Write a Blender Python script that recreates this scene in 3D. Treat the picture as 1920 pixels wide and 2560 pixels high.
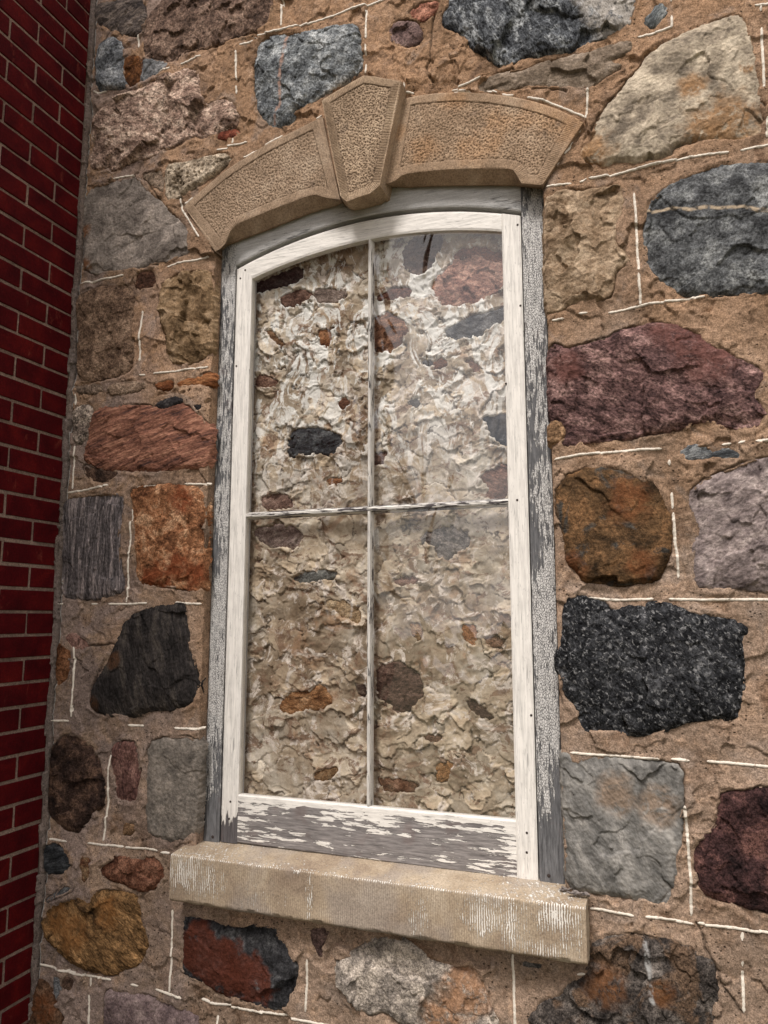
import bpy, math, random
import numpy as np
from mathutils import Vector

# ------------------------------------------------------------------ scene, camera, light
for o in list(bpy.data.objects): bpy.data.objects.remove(o)
SC = bpy.context.scene
COL = SC.collection
CAM = np.array([1.76, -1.83, 1.60])
YAW, PITCH, FPX = math.radians(-20.3575), math.radians(7.9936), 1873.07
_f = np.array([math.sin(YAW)*math.cos(PITCH), math.cos(YAW)*math.cos(PITCH), math.sin(PITCH)])
_r = np.cross(_f, [0, 0, 1]); _r /= np.linalg.norm(_r); _u = np.cross(_r, _f)
cam = bpy.data.cameras.new('camera'); camo = bpy.data.objects.new('camera', cam); COL.objects.link(camo)
camo.location = CAM
camo.rotation_euler = (math.pi/2+PITCH, 0, -YAW)
cam.sensor_fit = 'VERTICAL'; cam.sensor_height = 24; cam.lens = FPX/2560*24
cam.clip_start = 0.05; cam.clip_end = 500
SC.camera = camo

SUN_EL, SUN_AZ = math.radians(56), math.radians(-10)   # azimuth measured from straight in front of the wall
w = bpy.data.worlds.new('World'); SC.world = w; w.use_nodes = True
nt = w.node_tree; nt.nodes.clear()
out = nt.nodes.new('ShaderNodeOutputWorld'); bg = nt.nodes.new('ShaderNodeBackground')
sky = nt.nodes.new('ShaderNodeTexSky'); sky.sky_type = 'NISHITA'; sky.sun_disc = False
sky.sun_elevation = SUN_EL; sky.sun_rotation = math.pi+SUN_AZ*-1
sky.dust_density = 4; sky.air_density = 1.0
# cloud cover: soft white bands over the sky
tc = nt.nodes.new('ShaderNodeTexCoord'); mp = nt.nodes.new('ShaderNodeMapping'); mp.inputs['Scale'].default_value = (1, 1, 3.0)
nz = nt.nodes.new('ShaderNodeTexNoise'); nz.inputs['Scale'].default_value = 3.6; nz.inputs['Detail'].default_value = 6; nz.inputs['Distortion'].default_value = .6
rp = nt.nodes.new('ShaderNodeValToRGB'); rp.color_ramp.elements[0].position = .40; rp.color_ramp.elements[1].position = .58
rp.color_ramp.elements[0].color = (.22, .22, .22, 1)
mx = nt.nodes.new('ShaderNodeMix'); mx.data_type = 'RGBA'; mx.inputs['B'].default_value = (14.0, 12.9, 12.5, 1)
nt.links.new(tc.outputs['Generated'], mp.inputs['Vector']); nt.links.new(mp.outputs[0], nz.inputs['Vector'])
nt.links.new(nz.outputs['Fac'], rp.inputs['Fac']); nt.links.new(rp.outputs['Color'], mx.inputs['Factor'])
nt.links.new(sky.outputs[0], mx.inputs['A']); nt.links.new(mx.outputs['Result'], bg.inputs['Color'])
bg.inputs['Strength'].default_value = 0.072
nt.links.new(bg.outputs[0], out.inputs['Surface'])
sun = bpy.data.lights.new('sun', 'SUN'); suno = bpy.data.objects.new('sun', sun); COL.objects.link(suno)
sun.energy = 2.7; sun.angle = math.radians(16); sun.color = (1, .945, .925)
sd = Vector((math.sin(SUN_AZ)*math.cos(SUN_EL), -math.cos(SUN_AZ)*math.cos(SUN_EL), math.sin(SUN_EL)))
suno.rotation_euler = sd.to_track_quat('Z', 'Y').to_euler(); suno.location = (0, -6, 8)
SC.view_settings.view_transform = 'Standard'; SC.view_settings.look = 'None'
SC.view_settings.exposure = 0.56; SC.view_settings.gamma = 1
SC.cycles.max_bounces = 6; SC.cycles.transparent_max_bounces = 8

# ------------------------------------------------------------------ helpers
OFF = {'d': (0, 0, 1/1.15732), 'f': (0, 0, 1.0), 'e1': (440, 150, 2.9625), 'e2': (900, 150, 2.765), 'e6': (600, 500, 2.0737)}
OFF['d'] = (0, 0, 1659/1920)
for i in range(8): OFF['c%d' % (i+1)] = (960*(i % 2), 640*(i//2), 1.728125)
def at(c, x, y, Y=0.):
    """a point seen at crop position (x, y) that lies on the plane Y"""
    ox, oy, s = OFF[c]; px = ox+x/s-960; py = -(oy+y/s-1280)
    d = _r*px+_u*py+_f*FPX
    return CAM+d*((Y-CAM[1])/d[1])
def xz(c, pts, Y=0.): return np.array([at(c, x, y, Y)[[0, 2]] for x, y in pts])

def hsh(ix, iz, seed):
    h = (ix.astype(np.int64)*374761393+iz.astype(np.int64)*668265263+seed*1442695041) & 0xffffffff
    h = ((h ^ (h >> 13))*1274126177) & 0xffffffff
    h = ((h ^ (h >> 16))*2246822519) & 0xffffffff
    return ((h ^ (h >> 15)) & 0xffffff)/float(0xffffff)
def vnoise(x, z, seed=0):
    ix = np.floor(x); iz = np.floor(z); fx = x-ix; fz = z-iz
    ux = fx*fx*fx*(fx*(fx*6-15)+10); uz = fz*fz*fz*(fz*(fz*6-15)+10)
    r = 0
    out = []
    for dx in (0, 1):
        for dz in (0, 1):
            a = hsh(ix+dx, iz+dz, seed)*2*np.pi
            out.append(np.cos(a)*(fx-dx)+np.sin(a)*(fz-dz))
    a = out[0]*(1-uz)+out[1]*uz; b = out[2]*(1-uz)+out[3]*uz
    return (a*(1-ux)+b*ux)*1.5
def fbm(x, z, f, o=4, seed=0, g=.5):
    s = 0; a = 1.; t = 0
    for i in range(o):
        s = s+a*vnoise(x*f+17.3*i, z*f-9.1*i, seed+i*7); t += a; a *= g; f *= 2.03
    return s/t
def worley(x, z, f, seed=0, jit=1.0):
    """returns F1, F2 and the nearest cell's random numbers and offset"""
    x = x*f; z = z*f; ix = np.floor(x); iz = np.floor(z)
    d1 = np.full(x.shape, 9.); d2 = d1.copy(); r1 = np.zeros(x.shape); r2 = r1.copy(); r3 = r1.copy(); ox = r1.copy(); oz = r1.copy()
    for dx in (-1, 0, 1):
        for dz in (-1, 0, 1):
            cx, cz = ix+dx, iz+dz
            px = cx+.5+jit*(hsh(cx, cz, seed)-.5); pz = cz+.5+jit*(hsh(cx, cz, seed+1)-.5)
            d = np.hypot(x-px, z-pz); n = d < d1
            d2 = np.where(n, d1, np.minimum(d2, d)); d1 = np.where(n, d, d1)
            r1 = np.where(n, hsh(cx, cz, seed+2), r1); r2 = np.where(n, hsh(cx, cz, seed+3), r2); r3 = np.where(n, hsh(cx, cz, seed+4), r3)
            ox = np.where(n, x-px, ox); oz = np.where(n, z-pz, oz)
    return d1, d2, r1, r2, r3, ox/f, oz/f
def plates(x, z, f, seed=0, slope=.25, step=.004, warp=.35, wf=1.3):
    """broken, tilted facets: split rock or trowelled plaster"""
    wx = x+fbm(x, z, f*wf, 3, seed+50)*warp/f; wz = z+fbm(x, z, f*wf, 3, seed+90)*warp/f
    _, _, a, b, c, ox, oz = worley(wx, wz, f, seed)
    return (a-.5)*slope*2*ox+(b-.5)*slope*2*oz+(c-.5)*step*2
def sdist(px, pz, poly):
    """signed distance to a polygon, positive inside"""
    d = np.full(px.shape, 1e9); ins = np.zeros(px.shape, bool); n = len(poly)
    for i in range(n):
        ax, az = poly[i]; bx, bz = poly[(i+1) % n]
        ex, ez = bx-ax, bz-az; L = ex*ex+ez*ez+1e-12
        t = np.clip(((px-ax)*ex+(pz-az)*ez)/L, 0, 1)
        d = np.minimum(d, (px-ax-t*ex)**2+(pz-az-t*ez)**2)
        if az != bz:
            c = (az > pz) != (bz > pz)
            ins ^= c & (px < (bx-ax)*(pz-az)/(bz-az)+ax)
    d = np.sqrt(d)
    return np.where(ins, d, -d)
def chaikin(p, n=1):
    for _ in range(n):
        q = np.roll(p, -1, 0); p = np.stack([.8*p+.2*q, .2*p+.8*q], 1).reshape(-1, 2)
    return p
def sstep(a, b, x): t = np.clip((x-a)/(b-a), 0, 1); return t*t*(3-2*t)

def link(o, parent=None):
    COL.objects.link(o)
    if parent is not None: o.parent = parent; o.matrix_parent_inverse = parent.matrix_world.inverted() if False else o.matrix_parent_inverse
    return o
def mesh_np(name, V, Fq, mat, parent=None, smooth=True, attrs=None, center=True, mi=None):
    """V (n,3) world, Fq (m,4) quads -> object; origin moved to the middle, parents' offset removed"""
    V = np.asarray(V, float); Fq = np.asarray(Fq)
    c = (V.min(0)+V.max(0))/2 if center else np.zeros(3)
    me = bpy.data.meshes.new(name)
    k = Fq.shape[1]
    me.vertices.add(len(V)); me.vertices.foreach_set('co', (V-c).astype(np.float32).ravel())
    me.loops.add(Fq.size); me.loops.foreach_set('vertex_index', Fq.astype(np.int32).ravel())
    me.polygons.add(len(Fq)); me.polygons.foreach_set('loop_start', np.arange(len(Fq), dtype=np.int32)*k)
    me.polygons.foreach_set('loop_total', np.full(len(Fq), k, np.int32))
    me.polygons.foreach_set('use_smooth', np.full(len(Fq), smooth))
    for m in (mat if isinstance(mat, list) else [mat]): me.materials.append(m)
    if mi is not None: me.polygons.foreach_set('material_index', np.asarray(mi, np.int32))
    if attrs:
        for an, av in attrs.items():
            a = me.attributes.new(an, 'FLOAT', 'POINT'); a.data.foreach_set('value', np.asarray(av, np.float32).ravel())
    me.update(calc_edges=True); me.validate()
    o = bpy.data.objects.new(name, me); COL.objects.link(o)
    place(o, c, parent); return o
def place(o, c, parent):
    if parent is not None:
        p = np.zeros(3); q = parent
        while q is not None: p = p+np.array(q.location); q = q.parent
        o.parent = parent; o.location = Vector(np.asarray(c)-p)
    else: o.location = Vector(c)
def grid_faces(nr, nc, keep=None):
    i = np.arange(nr*nc).reshape(nr, nc)
    F = np.stack([i[:-1, :-1], i[:-1, 1:], i[1:, 1:], i[1:, :-1]], -1)
    F = F[keep] if keep is not None else F.reshape(-1, 4)
    return F
def compact(V, F, *arr):
    u, inv = np.unique(F, return_inverse=True)
    return (V[u], inv.reshape(F.shape))+tuple(a[u] for a in arr)
def empty(name, loc, label, cat, group=None):
    o = bpy.data.objects.new(name, None); COL.objects.link(o); o.location = loc; o.empty_display_size = .1
    o['label'] = label; o['category'] = cat
    if group: o['group'] = group
    return o
def boxes(name, bl, mat, parent=None, bevel=.0015, seg=2, jit=0):
    """one mesh of bevelled boxes (x0,x1,y0,y1,z0,z1)"""
    import bmesh
    bm = bmesh.new()
    for x0, x1, y0, y1, z0, z1 in bl:
        v = [bm.verts.new((x, y, z)) for x in (x0, x1) for y in (y0, y1) for z in (z0, z1)]
        for f in ((0, 1, 3, 2), (4, 6, 7, 5), (0, 4, 5, 1), (2, 3, 7, 6), (0, 2, 6, 4), (1, 5, 7, 3)): bm.faces.new([v[k] for k in f])
    bmesh.ops.bevel(bm, geom=list(bm.edges), offset=bevel, segments=seg, profile=.5, affect='EDGES')
    bmesh.ops.recalc_face_normals(bm, faces=bm.faces)
    co = np.array([v.co[:] for v in bm.verts]); c = (co.min(0)+co.max(0))/2
    for v in bm.verts: v.co -= Vector(c)
    me = bpy.data.meshes.new(name); bm.to_mesh(me); bm.free(); me.materials.append(mat)
    o = bpy.data.objects.new(name, me); COL.objects.link(o); place(o, c, parent); return o

# ------------------------------------------------------------------ materials
def lin(c): return tuple((v/255/12.92 if v <= 10.3 else ((v/255+.055)/1.055)**2.4) for v in c)
class M:
    """small node-graph writer"""
    def __init__(s, name, rough=.85, spec=.3):
        s.m = bpy.data.materials.new(name); s.m.use_nodes = True; s.t = s.m.node_tree; s.t.nodes.clear()
        s.o = s.n('ShaderNodeOutputMaterial'); s.b = s.n('ShaderNodeBsdfPrincipled')
        s.b.inputs['Roughness'].default_value = rough; s.b.inputs['Specular IOR Level'].default_value = spec
        s.l(s.b.outputs[0], s.o.inputs['Surface']); s.co = s.n('ShaderNodeTexCoord').outputs['Object']
    def n(s, t, **k):
        x = s.t.nodes.new(t)
        for a, b in k.items(): setattr(x, a, b)
        return x
    def l(s, a, b): s.t.links.new(a, b)
    def val(s, sock, v):
        if hasattr(v, 'node'): s.l(v, sock)
        elif isinstance(v, tuple) and len(v) == 3 and sock.type == 'RGBA': sock.default_value = v+(1,)
        else: sock.default_value = v
    def map(s, scale=(1, 1, 1), rot=(0, 0, 0), loc=(0, 0, 0), vec=None):
        x = s.n('ShaderNodeMapping'); s.l(vec or s.co, x.inputs['Vector'])
        x.inputs['Scale'].default_value = scale; x.inputs['Rotation'].default_value = rot; x.inputs['Location'].default_value = loc
        return x.outputs[0]
    def noise(s, scale, detail=4, rough=.6, dist=0, vec=None, typ=None):
        x = s.n('ShaderNodeTexNoise'); s.l(vec or s.co, x.inputs['Vector'])
        if typ: x.noise_type = typ
        x.inputs['Scale'].default_value = scale; x.inputs['Detail'].default_value = detail
        x.inputs['Roughness'].default_value = rough; x.inputs['Distortion'].default_value = dist
        return x.outputs['Fac']
    def vor(s, scale, feat='F1', vec=None, out='Distance', rnd=1):
        x = s.n('ShaderNodeTexVoronoi', feature=feat); s.l(vec or s.co, x.inputs['Vector']); x.inputs['Scale'].default_value = scale
        x.inputs['Randomness'].default_value = rnd
        return x.outputs[out]
    def ramp(s, fac, stops, interp='LINEAR'):
        x = s.n('ShaderNodeValToRGB'); s.val(x.inputs['Fac'], fac); r = x.color_ramp; r.interpolation = interp
        while len(r.elements) < len(stops): r.elements.new(.5)
        for e, (p, c) in zip(r.elements, stops):
            e.position = p; e.color = (c if isinstance(c, tuple) else (c, c, c))+(1,)
        return x.outputs['Color']
    def mix(s, f, a, b, blend='MIX'):
        x = s.n('ShaderNodeMix', data_type='RGBA', blend_type=blend, clamp_factor=True)
        s.val(x.inputs[0], f); s.val(x.inputs[6], a); s.val(x.inputs[7], b); return x.outputs[2]
    def math(s, op, a, b=0., c=0., clamp=False):
        x = s.n('ShaderNodeMath', operation=op, use_clamp=clamp)
        s.val(x.inputs[0], a); s.val(x.inputs[1], b)
        if op == 'MULTIPLY_ADD': s.val(x.inputs[2], c)
        return x.outputs[0]
    def attr(s, name):
        x = s.n('ShaderNodeAttribute', attribute_name=name); return x.outputs['Fac']
    def sep(s, vec=None):
        x = s.n('ShaderNodeSeparateXYZ'); s.l(vec or s.co, x.inputs[0]); return x.outputs
    def lvl(s, f, a, b): # smooth threshold
        x = s.n('ShaderNodeMapRange', interpolation_type='SMOOTHSTEP'); s.val(x.inputs[0], f); x.inputs[1].default_value = a; x.inputs[2].default_value = b
        return x.outputs[0]
    def done(s, col, height=None, dist=.003, strength=1., rough=None):
        s.val(s.b.inputs['Base Color'], col)
        if height is not None:
            b = s.n('ShaderNodeBump'); b.inputs['Distance'].default_value = dist; b.inputs['Strength'].default_value = strength
            s.l(height, b.inputs['Height']); s.l(b.outputs[0], s.b.inputs['Normal'])
        if rough is not None: s.val(s.b.inputs['Roughness'], rough)
        return s.m

GAIN = 1.0
def L(c, g=1.0, sat=None):
    v = lin(c); sat = sat or (.88 if v[0] > v[2]*1.25 else .55)
    if v[0] <= v[2]*1.25: v = (v[0]*1.02, v[1], v[2]*.93)
    y = .3*v[0]+.55*v[1]+.15*v[2]
    return tuple(min(.85, (y+(u-y)*sat)*g*GAIN) for u in v)
_sn = [0]
def stone_mat(a, b, c, scale=17, str_=(1, 1), ang=0, grain=.5, gs=190, speck=None, stain=None, vein=None, blot=None, bump=.004, con=1.0):
    """a dark, b mid, c light sRGB; str_ stretches the figure, ang turns it"""
    _sn[0] += 1; k = _sn[0]; m = M('stone_%02d' % k, rough=.9, spec=.08); rnd = random.Random(k*31)
    loc = (rnd.uniform(-9, 9), rnd.uniform(-9, 9), rnd.uniform(-9, 9))
    r = m.map(rot=(0, math.radians(ang), 0)); st = m.map(scale=(str_[0], 1, str_[1]), loc=loc, vec=r)
    big = m.noise(scale, 7, .68, .5, vec=st)
    col = m.ramp(big, [(.34, L(a, .72)), (.5, L(b, .92)), (.64, L(c, 1.05))])
    if blot:
        f = m.lvl(m.noise(blot[1], 4, .6, .8, vec=m.map(loc=(loc[1], 3, loc[0]))), blot[2], blot[2]+.1)
        col = m.mix(f, col, L(blot[0]))
    g1 = m.noise(gs*1.5, 3, .75, vec=st); g2 = m.noise(gs*.5, 4, .75, .4, vec=st)
    g = m.math('MULTIPLY', m.math('ADD', g1, g2), .5)
    col = m.mix(1.0, col, m.ramp(g, [(.40, 1-min(.9, grain*1.25)), (.5, 1.0), (.60, 1+grain*1.6)]), 'MULTIPLY')
    if len(str_) == 2:
        ck = m.lvl(m.noise(11, 7, .62, 1.4, vec=m.map(loc=(loc[2], 1, loc[0]))), .495, .505)
        ln_ = m.math('SUBTRACT', 1., m.math('MULTIPLY', m.math('ABSOLUTE', m.math('SUBTRACT', ck, .5)), 2.))
        col = m.mix(m.math('MULTIPLY', m.math('MULTIPLY', ln_, m.lvl(m.noise(5, 2), .5, .6)), .55), col, (.02, .017, .015))
    if speck:
        f = m.math('MULTIPLY', m.lvl(m.noise(speck[1], 4, .7, .5, vec=st), speck[2], speck[2]+.14), .85)
        col = m.mix(f, col, L(speck[0]))
    if stain:
        f = m.math('MULTIPLY', m.attr('stain'), m.math('MULTIPLY', m.lvl(m.noise(30, 6, .75, .6), *((.30, .44) if stain == (92,44,26) else (.34, .52))), .85))
        col = m.mix(f, col, m.mix(1., m.mix(m.noise(70, 4, .7), L(stain, .45), L(stain, 1.25)), m.ramp(g, [(.36, .6), (.5, 1.), (.66, 1.5)]), 'MULTIPLY'))
    if vein:
        wv = m.attr('vein'); f = m.math('MULTIPLY', wv, m.lvl(m.noise(45, 3), .35, .55))
        col = m.mix(f, col, L(vein))
    h = m.math('ADD', m.math('MULTIPLY', g, .9), m.math('ADD', m.math('MULTIPLY', m.noise(62, 6, .72, .3, vec=st), .8), m.math('MULTIPLY', big, .35)))
    return m.done(col, h, bump*1.1, 1.0)

def mortar_mat(name, cols, lo, hi, sand=1.0, pit=True, bump=.004):
    m = M(name, rough=.95, spec=.06)
    z = m.sep()[2]; n1 = m.noise(2.3, 6, .62, .5); n2 = m.noise(9, 6, .7, .8); n3 = m.noise(28, 5, .7)
    t = m.math('ADD', m.math('MULTIPLY_ADD', z, .22, .5), m.math('MULTIPLY', m.math('SUBTRACT', n1, .5), 1.6))
    col = m.mix(m.lvl(t, .15, .85), L(cols[0]), L(cols[1]))
    col = m.mix(m.lvl(n2, .5, .68), col, L(cols[2]))
    col = m.mix(m.math('MULTIPLY', m.lvl(n3, .52, .70), .7), col, L(cols[3]))
    col = m.mix(m.math('MULTIPLY', m.lvl(m.noise(6, 4, .6, 1.2, vec=m.map(loc=(4, 2, 7))), .56, .66), .55), col, L(cols[4]))
    x_ = m.sep()[0]
    col = m.mix(m.math('MULTIPLY', m.math('MULTIPLY', m.lvl(m.math('ADD', x_, m.math('MULTIPLY', n1, 1.2)), -.2, -.75), m.lvl(m.noise(7, 5, .65, .6, vec=m.map(loc=(2, 8, 3))), .42, .56)), .75), col, L((128, 112, 104)))
    col = m.mix(m.math('MULTIPLY', m.attr('grey'), .8), col, L((104, 94, 88)))
    col = m.mix(1., col, m.ramp(m.noise(3.5, 5, .6, .4, vec=m.map(loc=(6, 6, 1))), [(.34, .74), (.5, 1.), (.66, 1.22)]), 'MULTIPLY')
    g = m.noise(300, 3, .75); g2 = m.noise(95, 4, .75)
    col = m.mix(1., col, m.ramp(g, [(.36, .62), (.5, 1.), (.64, 1.45)]), 'MULTIPLY')
    col = m.mix(1., col, m.ramp(g2, [(.36, .72), (.5, 1.), (.64, 1.22)]), 'MULTIPLY')
    col = m.mix(m.math('MULTIPLY', m.attr('groove'), .7), col, (.022, .016, .012))
    h = m.math('ADD', m.math('MULTIPLY', g, .35), m.math('ADD', m.math('MULTIPLY', m.noise(40, 7, .72, .4), .75), m.math('MULTIPLY', g2, .4)))
    if pit:
        pv = m.lvl(m.vor(75, vec=m.map(scale=(1, 1, 1.2))), .10, .22)
        pm = m.lvl(m.noise(12, 3), .45, .6)
        p = m.math('SUBTRACT', 1., m.math('MULTIPLY', m.math('SUBTRACT', 1., pv), pm))
        col = m.mix(1., col, m.ramp(p, [(0, .3), (1, 1.)]), 'MULTIPLY'); h = m.math('ADD', h, p)
    return m.done(col, h, bump, 1.)

def peel_mat(name, axis, cover, wood=((58, 55, 60), (104, 98, 100)), paint=(222, 217, 208), scale=1.0, stretch=14, crack=0., grey=0., soft=.02, streak=.10, lgs=16, fs=4.5, wf=.9, wl=1.1):
    """weathered wood under flaking paint; cover = attribute 'paint' threshold bias"""
    m = M(name, rough=.7, spec=.3); s = [1, 1, 1]
    for i in range(3): s[i] = 1/stretch if i == axis else 1.
    v = m.map(scale=tuple(s))
    g = m.noise(260*scale, 4, .7, vec=v); g2 = m.noise(70*scale, 5, .7, .3, vec=v)
    wd = m.mix(g2, L(wood[0]), L(wood[1])); wd = m.mix(1., wd, m.ramp(g, [(.3, .45), (.5, 1.), (.7, 1.5)]), 'MULTIPLY')
    wd = m.mix(m.lvl(m.noise(14, 3), .55, .7), wd, m.mix(.35, wd, L((104, 84, 78))))
    s2 = [1, 1, 1]; s2[axis] = 1/fs
    fl = m.noise(95*scale, 4, .62, .35, vec=m.map(scale=tuple(s2))); lg = m.noise(lgs*scale, 4, .6, .3, vec=m.map(scale=tuple(s2), loc=(3, 1, 2)))
    f = m.math('ADD', m.math('MULTIPLY', m.math('SUBTRACT', fl, .5), wf), m.math('MULTIPLY', m.math('SUBTRACT', lg, .5), wl))
    f = m.math('ADD', m.math('ADD', f, m.math('MULTIPLY', m.math('SUBTRACT', g, .5), streak*3)), m.attr('paint'))
    mask = m.lvl(f, cover-soft, cover+soft)
    if crack:
        cv = [1, 1, 1]; cv[axis] = .45
        c1 = m.vor(300*scale, 'DISTANCE_TO_EDGE', vec=m.map(scale=tuple(cv)))
        mask = m.math('MULTIPLY', mask, m.math('SUBTRACT', 1., m.math('MULTIPLY', m.math('SUBTRACT', 1., m.lvl(m.math('ADD', c1, m.math('MULTIPLY', m.math('SUBTRACT', g, .5), .3)), .0, .16)), crack)))
    pc = m.mix(m.noise(30, 4), L(paint, .86), L(paint, 1.05))
    pc = m.mix(1., pc, m.ramp(m.noise(200*scale, 3, .6, vec=v), [(.34, .80), (.6, 1.05)]), 'MULTIPLY')
    hr = m.math('ABSOLUTE', m.math('SUBTRACT', m.noise(150*scale, 2, .5, .3, vec=m.map(scale=tuple(s), loc=(5, 4, 3))), .5))
    pc = m.mix(m.math('MULTIPLY', m.math('SUBTRACT', 1., m.lvl(hr, .0, .012)), .40), pc, (.16, .15, .15))
    pc = m.mix(grey, pc, L((128, 130, 136)))
    dark = m.lvl(m.noise(240*scale, 2, .5, vec=m.map(scale=tuple(s), loc=(8, 8, 1))), .66, .72)
    pc = m.mix(m.math('MULTIPLY', dark, .45), pc, (.05, .045, .05))
    col = m.mix(mask, wd, pc)
    h = m.math('ADD', m.math('MULTIPLY', mask, .9), m.math('ADD', m.math('MULTIPLY', g, .35), m.math('MULTIPLY', g2, .2)))
    return m.done(col, h, .0016, 1., rough=m.mix(mask, (.85,)*3, (.55,)*3))

# ------------------------------------------------------------------ layout numbers (metres)
YF = .040      # face of the timber frame
YS = .043      # face of the sash
YG = .052      # glass
YI = .092      # mean face of the rubble infill
frL = at('f', 533, 1300, YF)[0]; frR = at('f', 1386, 1400, YF)[0]
saL = at('f', 574, 1300, YS)[0]; saR = at('f', 1324, 1400, YS)[0]
XL = at('f', 513, 1300, 0)[0]+.0; XR = frR+.006
Zbot = at('f', 1345, 2204, YS)[2]
def circ(pts):
    A = np.array([[2*x, 2*z, 1] for x, z in pts]); b = np.array([x*x+z*z for x, z in pts])
    s = np.linalg.lstsq(A, b, rcond=None)[0]; return s[0], s[1], math.sqrt(s[2]+s[0]**2+s[1]**2)
sash_out = circ(xz('f', [(600, 671), (716, 608), (841, 567), (1010, 541), (1154, 531), (1300, 535)], YS))
sash_in = circ(xz('f', [(627, 698), (720, 654), (831, 620), (913, 599), (1010, 584), (1130, 575), (1255, 577)], YS))
fr_out = circ(xz('f', [(556, 634), (663, 582), (968, 495), (1084, 479), (1207, 475), (1340, 482)], YF))
print('layout', frL, frR, saL, saR, XL, XR, Zbot, sash_out, sash_in, fr_out)
def arc(c, x): return c[1]+np.sqrt(np.maximum(c[2]**2-(x-c[0])**2, 0))

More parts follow.
